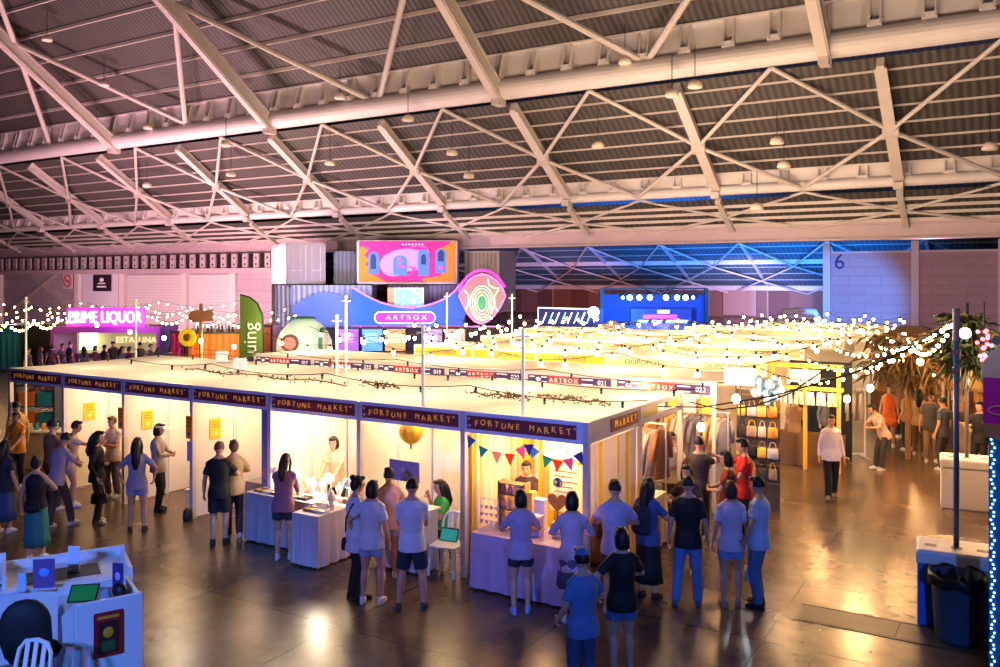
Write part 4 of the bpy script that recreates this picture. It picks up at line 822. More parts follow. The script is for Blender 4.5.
def clothes_rack(lab, a, b, h, n, tint, grp, legs=True):
    a, b = Vector(a), Vector(b); d = (b-a); L = d.length; rz = math.atan2(d.y, d.x); r = thing('clothes_rack', lab, 'rack', a, rz); MB().tube([(0, 0, h), (L, 0, h)], .016, 8).build('rail', ALU, r)
    if legs:
        for x in (0.02, L-.02): MB().tube([(x, 0, 0), (x, 0, h)], .016, 8).build('upright', ALU, r); MB().tube([(x, -.22, .03), (x, .22, .03)], .016, 8).build('foot', ALU, r)
    rnd = random.Random(n*3 + int(a.x*10))
    for i in range(n):
        k = rnd.randrange(4); c = GCOL[rnd.randrange(12)] if tint is None else tint[i % len(tint)]
        o = thing('hanging_garment', grp[1], 'garment', a + d*((i+.6)/(n+.3)) + Vector((0, 0, h-.10)), rz + R(90) + rnd.uniform(-.15, .15), grp[0])
        o.rotation_euler.z = rz + R(rnd.choice((60, 68, 75)))
        if k not in _gm: _gm[k] = (garment_mesh(k), )
        link(bpy.data.objects.new('hanger', _hm), o); _gm[k][0].build('garment', cmat(c), o, True)
    return r
_gm = {}; _hm = HANG.mesh('hanger', WOOD)
clothes_rack('clothes rack under the front row rear canopy beside the corner post', (-1.9, 3.55, 0), (-.15, 3.55, 0), 1.95, 13, None, ('garments on the corner rack', 'ochre and brown garment hanging on the rack by the corner post'))
clothes_rack('long clothes rack before the second row end stall', (-1.9, 5.95, 0), (.22, 6.0, 0), 1.85, 16, None, ('garments on the long rack', 'earth toned garment hanging on the long rack behind the shoppers'))
t, o = draped_table('display_table', 'white clothed table behind the right side of the corner booth', (-.45, 2.65, 0), .75, 1.25, .84, mat('cloth_white_warm', (.78, .68, .56), .85)); cloth_tag(o, 'white cloth over the table beside the rear corner post')
for i in range(5):
    o = MB().loft([(0, 0, 0, .13, .10), (.05, 0, 0, .14, .11), (.09, 0, 0, .10, .07)], None, 12).build('folded_cloth', cmat(GCOL[(i*5+4) % 12]), None, True); put(o, (-.62+.3*(i % 2), 2.2+.25*i, .856), .3*i); tag(o, 'folded garment on the white table, %s from the corner booth' % ('nearest', 'second', 'third', 'fourth', 'farthest')[i], 'garment', 'folded garments')
o = thing('glass_cabinet', 'arched white display basket on the white clothed table', 'basket', (-.42, 2.55, .856)); b = MB(); b.rings([[Vector((.16*math.cos(a), -.01+y, .32*math.sin(a))) for a in [math.pi*i/14 for i in range(15)]] for y in (-.15, .15)], True); b.build('hood', mat('basket_white', (.82, .74, .6), .6), o)
# bag wall
r = thing('bag_display_wall', 'slatted wall panel at the end of the second row hung with bags', 'display', (.30, 6.25, 0)); MB().span((0, 0, 0), (.84, .04, 2.3)).build('panel', mat('slat_dark', (.12, .08, .05), .6), r); b = MB(); [b.span((0, -.02, z), (.84, 0, z+.02)) for z in (.5, .85, 1.2, 1.55, 1.9, 2.2)]; b.build('slats', mat('slat_brown', (.3, .18, .1), .6), r)
BC = [(.80, .52, .05), (.70, .25, .04), (.62, .48, .36), (.02, .02, .02), (.75, .40, .10), (.45, .28, .15), (.85, .70, .12), (.55, .5, .45), (.06, .05, .04), (.80, .35, .06)]
for i in range(16):
    cx, cz = .12 + .20*(i % 4), 2.08 - .40*(i//4); w_ = .085 + .015*(i % 3); o = thing('hanging_bag', ('%s bag hanging in the %s column, %s row of the bag wall' % (('mustard', 'rust', 'beige', 'black', 'orange', 'brown', 'yellow', 'grey', 'charcoal', 'amber')[i*7 % 10], ('first', 'second', 'third', 'fourth')[i % 4], ('top', 'second', 'third', 'bottom')[i//4])), 'bag', (.30+cx, 6.20, cz), 0, 'bags on the bag wall')
    MB().loft([(-.28, 0, -.02, w_*.95, .04), (-.25, 0, -.02, w_, .055), (-.10, 0, -.02, w_*.95, .05), (-.07, 0, -.02, w_*.8, .02)], None, 12).build('bag_body', cmat(BC[i*7 % 10]), o, True); MB().tube([(-w_*.6, -.02, -.08), (-w_*.4, -.02, .02), (0, -.02, .05), (w_*.4, -.02, .02), (w_*.6, -.02, -.08)], .010, 6).build('handle', cmat(BC[(i*7+5) % 10]), o)
for i in range(5):
    o = MB().span((-.12, -.01, -.16), (.12, .01, .16)).build('price_card', (cmat((.85, .55, .1)), cmat((.85, .8, .7)))[i % 2]); put(o, (-1.35+.32*i, 5.46, 2.05)); tag(o, 'small %s card hanging above the long clothes rack, %s from left' % (('mustard', 'cream')[i % 2], ('first', 'second', 'third', 'fourth', 'fifth')[i]), 'card', 'cards above the long rack')
# bright tube floods on the second row corner
r = thing('flood_lamp', 'dazzling white flood lamp on the right corner of the second row', 'lamp', (.50, 5.75, 2.60)); MB().span((-.30, .0, -.16), (.30, .12, .18)).build('housing', WHITE, r, bev=.02); MB().span((-.28, -.012, -.14), (.28, .0, .16)).build('lens', mat('flood_lens', (.8, .95, 1), .3, em=18, emcol=(.80, .95, 1)), r); MB().tube([(0, .06, -2.6), (0, .06, -.16)], .014, 8).build('stem', DARK, r)
r = thing('ice_sculpture', 'pale blue crumpled foil cloud beside the flood lamp', 'decoration', (.95, 6.0, 2.36)); b = MB(); rr = random.Random(3); [b.ball((rr.uniform(-.25, .25), rr.uniform(-.12, .12), rr.uniform(-.2, .2)), rr.uniform(.05, .12), 6, 4) for _ in range(26)]; b.build('foil', mat('foil_blue', (.55, .75, .88), .25, .3), r); MB().tube([(0, 0, -2.36), (0, 0, -.1)], .010, 8).build('post', DARK, r)

def bare_bulb(lab, px, py, t, drop):
    v = at_d(px, py, t); r = thing('hanging_bulb', lab, 'lamp', v, 0, 'large bare bulbs'); MB().tube([(0, 0, .05), (0, 0, drop)], .008, 5).build('cord', BLACK, r); MB().lathe((0, 0, .03), [(.0, .07), (.03, .07), (.035, .0), (.0, .0)], 10).build('socket', BLACK, r); MB().ball((0, 0, 0), (.075, .075, .085), 14, 10).build('bulb', mat('bulb_big', (1, .8, .5), .3, em=30, emcol=(1, .74, .36)), r, True)
for lab, px, py, t, dr in (('large glowing bulb above the white garment rack', 870, 388, 19, .7), ('large glowing bulb below the lit tree', 920, 362, 20, .5), ('large glowing bulb at the yellow stall sign', 847, 399, 20, .6), ('large glowing bulb over the middle of the long clothes rack', 701, 427, 16, .6), ('large glowing bulb right under the artbox number board', 736, 399, 15.8, .5), ('large glowing bulb over the rear corner post', 660, 398, 15.4, .5),
    ('large glowing bulb before the violet wall of the liquor bar', 164, 338, 33, .8), ('large glowing bulb before the left part of the orange container', 201, 341, 32, .8), ('large glowing bulb before the right part of the orange container', 234, 347, 31, .8), ('large glowing bulb before the liquor bar lettering', 130, 332, 33, .6), ('large glowing bulb under the left end of the liquor sign', 97, 325, 33, .6)):
    bare_bulb(lab, px, py, t, dr)

g = P_(441, 560); r = thing('stool', 'dark stool under the seller in the green top', 'stool', (g[0], g[1], 0)); MB().lathe((0, 0, .40), [(.0, 0), (.17, 0), (.18, .03), (.0, .05)], 16).build('seat', DARK, r)
for k in range(4): a = R(45+90*k); MB().tube([(.15*math.cos(a), .15*math.sin(a), 0), (.11*math.cos(a), .11*math.sin(a), .41)], .014, 6).build('leg', DARK, r)
# ------------------------------------------------------------------ background: containers, neon facade, liquor bar, stage
CAMF = 1
def vth(name, lab, cat, px, py, t, ang=0, group=None): return thing(name, lab, cat, at_d(px, py, t), TH + R(ang), group)
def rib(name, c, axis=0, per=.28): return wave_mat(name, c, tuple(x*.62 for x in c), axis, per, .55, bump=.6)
TC = 57.0; S = F/TC                       # px per metre at the container stack
def ground(px, t): v = at_d(px, 280, t); return (v.x, v.y, 0)
def container(lab, px, zb, w, d, h, ang, m, t=TC, doors=False, end=None):
    g = ground(px, t); r = thing('shipping_container', lab, 'container', (g[0], g[1], zb), TH + R(ang), 'stacked shipping containers')
    MB().span((-w/2, 0, .08), (w/2, d, h-.08)).build('corrugated_shell', m, r)
    b = MB()
    for x in (-w/2, w/2-.14):
        for y in (-.02, d-.12): b.span((x, y, 0), (x+.14, y+.14, h))
    for z in (0, h-.14):
        for y in (-.02, d-.12): b.span((-w/2, y, z), (w/2, y+.14, z+.14))
        for x in (-w/2, w/2-.14): b.span((x, 0, z), (x+.14, d, z+.14))
    b.build('corner_frame', m if end is None else end, r)
    if doors:
        for s in (-1, 1):
            dd = MB().span((s*w/4-w/4+.09, -.05, .16), (s*w/4+w/4-.09, 0, h-.16)).build('door', end, r)
            b = MB(); [b.tube([(s*w/4+x, -.08, .2), (s*w/4+x, -.08, h-.2)], .03, 8) for x in (-.28, .28)]; [b.bar((s*w/4+x, -.1, .9), (s*w/4+x+.25, -.1, .9), .04, .06) for x in (-.28, .1)]; b.build('lock_rods', ALU, dd)
    return r
GREYP = mat('container_grey_mauve', (.50, .45, .52), .5, noise=.08, nscale=1)
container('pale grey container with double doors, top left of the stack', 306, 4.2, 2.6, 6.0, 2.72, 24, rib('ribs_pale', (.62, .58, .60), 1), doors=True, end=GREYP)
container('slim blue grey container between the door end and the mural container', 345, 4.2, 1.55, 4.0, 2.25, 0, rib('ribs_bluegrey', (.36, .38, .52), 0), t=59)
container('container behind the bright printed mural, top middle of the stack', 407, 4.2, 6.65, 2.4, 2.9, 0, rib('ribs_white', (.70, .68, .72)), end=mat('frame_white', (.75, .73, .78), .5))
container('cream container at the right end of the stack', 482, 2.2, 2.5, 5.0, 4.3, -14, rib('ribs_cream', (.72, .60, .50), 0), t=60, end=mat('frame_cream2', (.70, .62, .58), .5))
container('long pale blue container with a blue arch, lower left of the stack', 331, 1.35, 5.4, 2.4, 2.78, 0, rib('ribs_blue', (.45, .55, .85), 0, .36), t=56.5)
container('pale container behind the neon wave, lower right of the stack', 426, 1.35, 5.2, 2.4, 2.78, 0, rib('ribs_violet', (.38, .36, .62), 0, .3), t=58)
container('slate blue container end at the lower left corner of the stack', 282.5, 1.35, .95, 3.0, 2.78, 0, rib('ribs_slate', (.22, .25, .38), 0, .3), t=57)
# stage deck beneath
g = ground(390, 58.6); o = MB().span((-8.0, -2.4, 0), (8.0, 3.5, 1.3)).build('container_platform', mat('deck_dark', (.05, .04, .06), .6)); put(o, (g[0], g[1], 0), TH); tag(o, 'dark platform carrying the container stack', 'platform')
r = vth('arch_panel', 'rounded bright blue arch panel on the lower left container', 'panel', 327, 326, 56.3); b = MB(); b.prism([(-2.3, 0)] + [(-2.3+4.6*i/20, 1.25 + .95*math.sin(math.pi*min(1, i/20*1.02))) for i in range(21)] + [(2.3, 0)], lambda x, y, d: Vector((x, -.1+d, y)), .08); b.build('panel', mat('arch_blue', (.16, .30, .85), .5), r)
# mural
r = vth('mural', 'bright pink, orange and blue printed mural on the top middle container', 'mural', 407, 261.5, 56.9)
w, h = 6.3, 2.7
def blob(x0, x1, y0, y1, m, nm, yd):
    MB().span((x0*w/2, -.03-yd, y0*h/2), (x1*w/2, -.02-yd, y1*h/2)).build(nm, m, r)
MB().span((-w/2, -.02, -h/2), (w/2, 0, h/2)).build('print_ground', mat('mural_pink', (.75, .02, .35), .5, em=.12), r)
b = MB(); b.ball((0, -.03, .1), (1.5, .01, .75), 24, 10); b.ball((-.9, -.03, -.2), (.9, .01, .8), 20, 8); b.build('pale_cloud', mat('mural_lilac', (.50, .38, .85), .5, em=.12), r)
b = MB(); c_ = MB(); b.prism([(x*w/2, y*h/2) for x, y in ((-1, -1), (-.45, -1), (-.6, -.75), (-.8, -.6), (-.72, -.35), (-.88, -.15), (-.78, .1), (-.9, .3), (-.8, .55), (-.92, .75), (-1, .7))], lambda x, y, d: Vector((x, -.04+d, y)), .01); c_.prism([(x*w/2, y*h/2) for x, y in ((1, -1), (.35, -1), (.3, -.85), (.7, -.7), (.78, -.35), (.66, 0), (.82, .3), (.6, .6), (.8, .75), (.95, 1), (1, 1))], lambda x, y, d: Vector((x, -.04+d, y)), .01); b.build('orange_flames', mat('mural_orange', (.95, .30, .02), .5, em=.15), r); c_.build('orange_flames', mat('mural_orange', (.95, .30, .02)), r)
MB_ = mat('mural_blue', (.10, .28, .80), .5, em=.15); HP = mat('mural_hotpink', (.95, .12, .5), .5, em=.25); NV = mat('mural_navy', (.02, .06, .25), .5)
def sh(poly, m, nm, yd): MB().prism(poly, lambda x, y, d: Vector((x, -yd+d, y)), .01).build(nm, m, r)
U = lambda cx, w_, z0, z1, w2: [(cx-w_, z0), (cx+w_, z0), (cx+w_, z1-.2)] + [(cx + w_*math.cos(a), z1-.2 + .3*math.sin(a)) for a in [R(20*k) for k in range(1, 9)]] + [(cx-w_, z1-.2)]
for cx, w_, z0, z1 in ((-2.2, .36, -.85, .55), (-.45, .46, -.9, .3), (1.1, .36, -.95, .7), (2.25, .36, -.75, .75)): sh(U(cx, w_, z0, z1, 0), MB_, 'blue_block', .05)
for cx, w_, z0, z1 in ((-2.22, .18, -.5, .4), (1.1, .16, -.2, .4), (2.25, .2, 0, .65)): sh(U(cx, w_, z0, z1, 0), NV, 'dark_window', .06)
for x, z in ((-.45, .1), (-.45, -.25), (2.25, -.4), (-2.6, .85), (.5, -.5)): MB().ball((x, -.06, z), (.15, .01, .15), 12, 6).build('pink_dot', HP, r)
MB().tube([(.2, -.06, .9), (.7, -.06, 1.05), (1.3, -.06, .95), (1.5, -.06, .6)], .06, 6).build('pink_ribbon', HP, r); MB().tube([(-.3, -.06, -.4), (.3, -.06, -.35), (.4, -.06, -.8), (-.2, -.06, -1.0)], .05, 6).build('pink_ribbon', HP, r)
b = MB(); [b.span((-.35+.22*i, -.05, 1.08), (-.22+.22*i, -.04, 1.18)) for i in range(7)]; b.build('small_caption', mat('mural_white', (.9, .8, .9), .5, em=.15), r)
# neon wave facade
PINKN = mat('neon_pink', (1, .25, .75), .3, em=1.6, emcol=(1, .16, .66)); GREENN = mat('neon_green', (.5, 1, .75), .3, em=1.3, emcol=(.25, 1, .50)); WHITEN = mat('neon_white', (1, .9, 1), .3, em=1.6, emcol=(1, .7, 1))
def px2(px, py, cx, cy, t): return ((px-cx)/F*t, (cy-py)/F*t)
TN_ = 54.5
r = vth('neon_wave_sign', 'large blue wave shaped sign board outlined in pink neon reading ARTBOX', 'sign', 405, 326, TN_)
Pq = lambda x, y: px2(x, y, 405, 326, TN_)
top = [(352, 287), (360, 292), (370, 297.5), (380, 302), (390, 305), (400, 307), (412, 307.5), (424, 306), (436, 302.5), (446, 298), (455, 291), (460, 284)]
MB().prism([Pq(352, 320), Pq(360, 326), Pq(462, 326), Pq(466, 310), Pq(460, 295)] + [Pq(*q) for q in top[::-1]], lambda x, y, d: Vector((x, d, y)), .25).build('wave_board', mat('wave_blue', (.02, .14, .72), .5, em=.15, emcol=(.02, .14, .8)), r)
MB().tube([Vector((Pq(*q)[0], -.05, Pq(*q)[1])) for q in top], .045, 8).build('neon_top_line', PINKN, r)
MB().tube([Vector((Pq(x, y)[0], -.05, Pq(x, y)[1])) for x, y in ((351, 326.5), (504, 326.5))], .045, 8).build('neon_bottom_line', PINKN, r)
b = MB(); x0, z0 = Pq(405, 317.5); pill = [(x0 + s*1.55 + .36*math.cos(a), z0 + .36*math.sin(a)) for s, a0 in ((1, -90), (-1, 90)) for a in [R(a0 + 180*i/10) for i in range(11)]]
b.prism(pill, lambda x, y, d: Vector((x, -.12+d, y)), .1); b.build('pill_plate', mat('pill_magenta', (.55, .03, .50), .5, em=.6, emcol=(.8, .02, .5)), r)
MB().tube([Vector((x, -.14, y)) for x, y in pill + pill[:1]], .035, 6).build('pill_outline', WHITEN, r)
add_text(MB(), 'A R T B O X', (x0+.1, -.16, z0), .42, sx=1.15).build('lettering', mat('neon_letter', (1, .4, .85), .3, em=1.6, emcol=(1, .55, .85)), r)
r = vth('neon_eye_sign', 'eye shaped sign with pink neon outline and green neon rings', 'sign', 481, 298, 54)
Pe = lambda x, y: px2(x, y, 481, 298, 54)
up = [(459, 296), (463, 288), (469, 280), (475, 276), (482, 274), (490, 276), (497, 281), (502, 287), (505.5, 296)]; dn = [(501, 306), (494, 316), (487, 322), (481, 324), (474, 321), (467, 313)]
MB().prism([Pe(*q) for q in up + dn][::-1], lambda x, y, d: Vector((x, .02+d, y)), .15).build('eye_board', mat('eye_mauve', (.55, .32, .40), .5), r)
MB().tube([Vector((Pe(*q)[0], -.05, Pe(*q)[1])) for q in up + dn + up[:1]], .05, 8).build('neon_outline', PINKN, r)
MB().tube([Vector((Pe(x, y)[0], -.02, Pe(x, y)[1])) for x, y in [(459, 292), (462, 283), (468, 276), (475, 271.5), (482, 270), (490, 271.5), (498, 277), (505, 287)]], .09, 8).build('neon_brow', mat('neon_magenta', (.8, .1, .6), .3, em=.9, emcol=(.9, .06, .6)), r)
b = MB(); cx, cz = Pe(482, 303)
for a_, b_ in ((.30, .50), (.45, .72), (.60, .92), (.74, 1.08)): b.tube([Vector((cx + a_*math.cos(t), -.06, cz + b_*math.sin(t))) for t in [2*math.pi*i/24 for i in range(25)]], .022, 6)
b.tube([Vector((Pe(x, y)[0], -.06, Pe(x, y)[1])) for x, y in ((464, 290), (468, 294), (469, 302), (466, 310))], .04, 6); b.tube([Vector((Pe(x, y)[0], -.06, Pe(x, y)[1])) for x, y in ((498, 290), (494, 297), (495, 306), (497, 311))], .04, 6); b.tube([Vector((Pe(x, y)[0], -.06, Pe(x, y)[1])) for x, y in ((488, 279), (489, 285), (494, 288), (499, 288))], .04, 6); b.build('neon_rings', GREENN, r)
MB().ball((cx, -.03, cz), (.26, .02, .45), 14, 8).build('green_pupil', mat('eye_green', (.08, .40, .22), .5, em=.4), r)
r = vth('display_screen', 'pale blue screen set behind the neon wave', 'screen', 409, 297, 55.4); MB().span((-.95, -.03, -.6), (.95, .05, .6)).build('frame', ALU, r); MB().span((-.88, -.05, -.53), (.88, -.03, .53)).build('screen', mat('screen_blue', (.15, .35, .5), .4, em=1.0, emcol=(.25, .55, .75)), r); b = MB(); [b.ball((random.uniform(-.7, .7), -.05, random.uniform(-.4, .4)), (.09, .01, .09), 8, 5) for _ in range(9)]; b.build('picture_spots', mat('screen_spots', (.7, .9, 1), .4, em=1.2), r)
o = MB().span((-.42, 0, -.6), (.0, .3, .6)).build('timber_post', mat('timber_pale', (.75, .5, .25), .6)); v = at_d(394, 297, 55.3); put(o, v, TH); tag(o, 'pale timber panel left of the blue screen', 'panel')
# stalls under the facade
for i, (px, c, lb) in enumerate(((348, (.35, .12, .5), 'violet'), (372, (.12, .35, .75), 'blue'), (395, (.6, .35, .12), 'amber'), (432, (.35, .25, .4), 'grey mauve'), (455, (.65, .35, .3), 'salmon'))):
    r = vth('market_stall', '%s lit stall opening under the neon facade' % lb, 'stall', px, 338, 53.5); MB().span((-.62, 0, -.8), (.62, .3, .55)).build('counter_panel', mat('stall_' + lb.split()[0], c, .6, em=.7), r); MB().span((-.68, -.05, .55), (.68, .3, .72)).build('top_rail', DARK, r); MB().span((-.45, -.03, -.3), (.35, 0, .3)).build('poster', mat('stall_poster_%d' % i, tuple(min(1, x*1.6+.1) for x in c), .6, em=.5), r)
# mint dome
r = vth('mint_dome', 'mint green rounded dome booth with a round salmon window and round side door', 'dome', 298, 353, 37)
MB().loft([(0, 0, 1.2, 1.22, 1.2), (.45, 0, 1.2, 1.2, 1.18), (.85, 0, 1.2, 1.02, 1.0), (1.20, 0, 1.2, .72, .72), (1.40, 0, 1.2, .42, .42), (1.45, 0, 1.2, .1, .1)], None, 28).build('shell', mat('mint', (.66, .88, .74), .45, em=.22, emcol=(.62, .88, .72)), r, True)  # shell emission brightens the mint as if lit from inside
MB().lathe((-.05, 1.2, 1.42), [(.52, 0), (.55, .04), (.45, .09), (.0, .12)], 20).build('roof_rim', mat('dome_green', (.08, .22, .14), .5), r)
b = MB(); b.rings([[Vector((-.35 + rr*math.cos(a), y, .42 + rr*math.sin(a))) for a in [2*math.pi*i/24 for i in range(24)]] for rr, y in ((.38, .12), (.38, -.06), (.27, -.06), (.27, .12))], False); b.build('window_frame', mat('dome_brown', (.22, .10, .08), .5), r); MB().ball((-.35, .02, .42), (.28, .04, .28), 18, 8).build('window', mat('dome_salmon', (.85, .25, .20), .4, em=.5), r)
b = MB(); b.ball((1.05, .55, .42), (.12, .5, .55), 16, 10); b.build('side_door', mat('dome_white', (.75, .78, .8), .4), r, True)
b = MB(); b.rings([[Vector((.98 + dx, .55 + rr*math.cos(a), .42 + rr*1.1*math.sin(a))) for a in [2*math.pi*i/24 for i in range(24)]] for rr, dx in ((.6, -.1), (.6, .06), (.5, .06), (.5, -.1))], False); b.build('door_frame', mat('dome_green', (.08, .22, .14), .5), r)
# liquor bar
TB = 41.0; g = ground(105, TB)
r = thing('bar_container', 'dark purple container bar with the glowing pink PRIME LIQUOR sign on its roof', 'bar', (g[0]+.0, g[1], 0), TH); PURPC = mat('container_purple', (.22, .05, .30), .5)
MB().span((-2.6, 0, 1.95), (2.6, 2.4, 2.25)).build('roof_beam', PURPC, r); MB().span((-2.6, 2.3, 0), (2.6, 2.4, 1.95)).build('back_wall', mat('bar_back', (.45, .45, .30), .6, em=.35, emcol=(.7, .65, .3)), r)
for x in (-2.6, 2.45): MB().span((x, 0, 0), (x+.15, 2.4, 1.95)).build('side_wall', PURPC, r)
MB().span((-2.4, .2, 0), (2.4, .6, .95)).build('counter', mat('bar_counter', (.10, .06, .14), .5), r)
add_text(MB(), 'ESTALUNA', (.55, 2.2, 1.45), .42).build('back_lettering', mat('letter_warm', (.9, .7, .4), .5, em=1.5, emcol=(1, .7, .4)), r)
s = MB().span((-1.85, .0, 2.22), (1.9, .06, 3.15)).build('sign_panel', mat('sign_pinkglow', (.45, .05, .40), .5, em=.35, emcol=(.8, .12, .75)), r)
add_text(MB(), 'PRIME LIQUOR', (.03, -.08, 2.68), .80, depth=.08, sx=.66).build('sign_lettering', mat('sign_letter', (1, .85, 1), .3, em=3.5, emcol=(1, .70, .98)), s)
MB().span((-2.1, 1.8, 1.0), (-1.2, 1.85, 1.85)).build('menu_screen', mat('bar_screen', (.8, .75, .6), .4, em=2.5, emcol=(1, .9, .6)), r)
def plainbox(name, lab, cat, px, t, w, d, h, m, parts=None, ang=0):
    g = ground(px, t); r = thing(name, lab, cat, g, TH+R(ang)); MB().span((-w/2, 0, 0), (w/2, d, h)).build('shell', m, r)
    b = MB(); [b.span((x, -.03, 0), (x+.1, d, h)) for x in (-w/2, w/2-.1)]; [b.span((-w/2, -.03, z), (w/2, .06, z+.1)) for z in (0, h-.1)]; b.build('frame', DARK, r)
    if parts: parts(r)
    return r
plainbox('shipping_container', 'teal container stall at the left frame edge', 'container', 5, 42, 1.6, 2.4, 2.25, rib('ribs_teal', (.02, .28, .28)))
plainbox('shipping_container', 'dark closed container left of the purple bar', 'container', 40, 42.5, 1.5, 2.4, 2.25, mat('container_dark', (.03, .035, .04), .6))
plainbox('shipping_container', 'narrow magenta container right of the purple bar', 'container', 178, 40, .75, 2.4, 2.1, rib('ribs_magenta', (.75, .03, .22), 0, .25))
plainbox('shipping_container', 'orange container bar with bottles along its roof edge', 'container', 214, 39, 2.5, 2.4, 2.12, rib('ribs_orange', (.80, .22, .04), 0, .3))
0 and plainbox('shipping_container', 'violet open container between the purple bar and the magenta one', 'container', 160, 41, 1.0, 2.4, 2.0, mat('container_violet', (.12, .06, .25), .5))
plainbox('shipping_container', 'small terracotta container beyond the green feather flag', 'container', 266, 45, .7, 2.0, 2.1, mat('container_terra', (.70, .28, .12), .5))
for i in range(12):
    v = at_d(194 + i*3.5, 332.5, 38.9); o = MB().lathe((0, 0, 0), [(.0, 0), (.05, 0), (.05, .22), (.02, .30), (.02, .4), (.0, .4)], 8).build('bottle', mat(('bottle_dark', 'bottle_blue')[i % 3 == 0], ((.02, .03, .03), (.1, .3, .5))[i % 3 == 0], .2), None, True); put(o, (v.x, v.y, 2.125)); tag(o, 'dark bottle standing along the roof edge of the orange container', 'bottle', 'bottles on the orange container')
r = vth('feather_flag', 'tall green feather flag with a dark edge and pale lettering', 'flag', 240, 357, 34)
Pf = lambda x, y: px2(x, y, 240, 357, 34)
MB().prism([Pf(*q) for q in ((240, 357), (262, 357), (263, 330), (262, 315), (257, 304), (250, 298), (240, 295))], lambda x, y, d: Vector((x, d, y)), .02).build('flag_cloth', mat('flag_green', (.10, .17, .02), .7, noise=.5, nscale=.9), r)
MB().tube([Vector((Pf(*q)[0], .01, Pf(*q)[1])) for q in ((263.5, 392), (263.5, 330), (262.5, 315), (257.5, 303.5), (250, 297.5), (240, 294.5))], .03, 8).build('flag_pole', BLACK, r)
add_text(MB(), 'uing', (.42, -.03, .75), .75, tilt=R(-90)).build('lettering', mat('flag_letter', (.8, .8, .6), .6), r)
r = vth('wooden_signpost', 'wooden arrow signpost with a yellow sunflower beside the orange container', 'signpost', 201, 350, 37); MB().tube([(0, 0, -1.5), (0, 0, 2.0)], .08, 8).build('post', WOOD, r)
MB().prism([(-.35, 1.2), (.55, 1.25), (.55, 1.75), (-.35, 1.7), (-.55, 1.45)], lambda x, y, d: Vector((x, -.1+d, y)), .06).build('arrow_board', mat('sign_wood', (.55, .25, .14), .6), r)
b = MB(); 
for i in range(14): a = 2*math.pi*i/14; b.ball((-.55 + .28*math.cos(a), -.1, .55 + .28*math.sin(a)), (.12, .03, .12), 8, 5)
b.build('sunflower_petals', mat('petal_yellow', (.9, .62, .02), .6, em=.4), r); MB().ball((-.55, -.14, .55), (.17, .04, .17), 12, 6).build('sunflower_heart', mat('petal_heart', (.4, .2, .02), .7), r)
for k, (px, nm) in enumerate(((3, 'left frame edge'), )):
    pass
# string-lit trees left bottom: white boxes on the front row roof
for i, (px, py, w_) in enumerate(((222, 361, .26), (240, 369, .26))):
    v = at_z(px, py, 2.52); o = MB().box((0, 0, .13), (w_, .2, .26)).build('white_speaker_box', WHITE, bev=.02); put(o, (v.x, v.y, 2.50), TH); tag(o, ('white box light standing at the rear edge of the front row canopy', 'white box light at the left end of the second row fascia')[i], 'box')
# stage
TS = 92.0
r = vth('stage_truss', 'black stage truss with a row of eight blue spotlights', 'stage', 654, 297, TS)
b = MB(); 
for z in (.9, .3): b.tube([(-5.6, 0, z), (5.6, 0, z)], .07, 6)
for i in range(18): x = -5.6 + i*.622; b.tube([(x, 0, .3 if i % 2 else .9), (x+.622, 0, .9 if i % 2 else .3)], .04, 5)
for x in (-5.6, 5.6): b.span((x-.2, -.2, -6), (x+.2, .2, .9))
b.build('truss', DARK, r); MB().span((-5.6, .6, -6), (5.6, .7, .2)).build('stage_backdrop', mat('stage_backdrop', (.03, .05, .25), .7, em=.15, emcol=(.05, .10, .7)), r)
for i, (px, c) in enumerate(((622, 0), (629, 0), (638.5, 1), (649, 0), (665, 1), (676, 0), (684.5, 1), (692, 1))):
    x = (px-654)/F*TS; s = MB().lathe((x, -.3, 0), [(.0, -.25), (.22, -.22), (.25, .1), (.1, .3), (.0, .3)], 12).build('spotlight', DARK, r); MB().ball((x, -.55, -.05), (.30 if i not in (0, 7) else .18, .12, .30 if i not in (0, 7) else .18), 14, 8).build('lens', mat('spot_blue' if not c else 'spot_violet', (.5, .7, 1), .3, em=14, emcol=((.25, .55, 1), (.65, .5, 1))[c]), s)
r = vth('stage_screen', 'stage LED screen with a pink and white graphic', 'screen', 661, 319, TS-1); MB().span((-3.2, 0, -1.0), (3.2, .15, 1.1)).build('panel', mat('led_navy', (.02, .03, .15), .4, em=.5, emcol=(.06, .08, .5)), r)
b = MB(); b.span((-1.9, -.05, .05), (1.7, 0, .45)); b.build('pink_band', mat('led_pink', (1, .1, .4), .4, em=1.2, emcol=(1, .08, .4)), r); b = MB(); b.span((-.4, -.05, .6), (.9, 0, .95)); LW = mat('led_white', (.8, .95, 1), .4, em=1.6, emcol=(.6, .85, 1)); b.build('white_block', LW, r); [MB().add([(x, -.05, -.55), (x+1.0, -.05, -.55), (x+1.4, -.05, -.1), (x+.3, -.05, -.1)], [(0, 1, 2, 3)]).build('white_block', LW, r) for x in (-2.7, -1.2, .3, 1.5)]
r = vth('neon_bar_sign', 'slanted blue and white light bars in a lit frame left of the stage', 'sign', 571, 318, 84)
for i in range(9): x = -2.6 + i*.62; MB().bar((x-.22, 0, -.55), (x+.22, 0, .55), .08, .2, (0, 1, 0)).build('light_bar', mat('bar_blue' if i % 2 else 'bar_white', (.6, .8, 1), .3, em=5, emcol=((.75, .85, 1), (.2, .5, 1))[i % 2]), r)
b = MB(); b.tube([(-3.2, 0, -2.2), (-3.2, 0, 1.0), (2.2, 0, .85)], .07, 6); b.build('frame_tube', mat('bar_frame', (.8, .75, 1), .3, em=4, emcol=(.7, .6, 1)), r); MB().span((-3.2, .3, -1.8), (3.2, .4, .9)).build('backdrop', mat('bar_backdrop', (.05, .03, .12), .6), r)
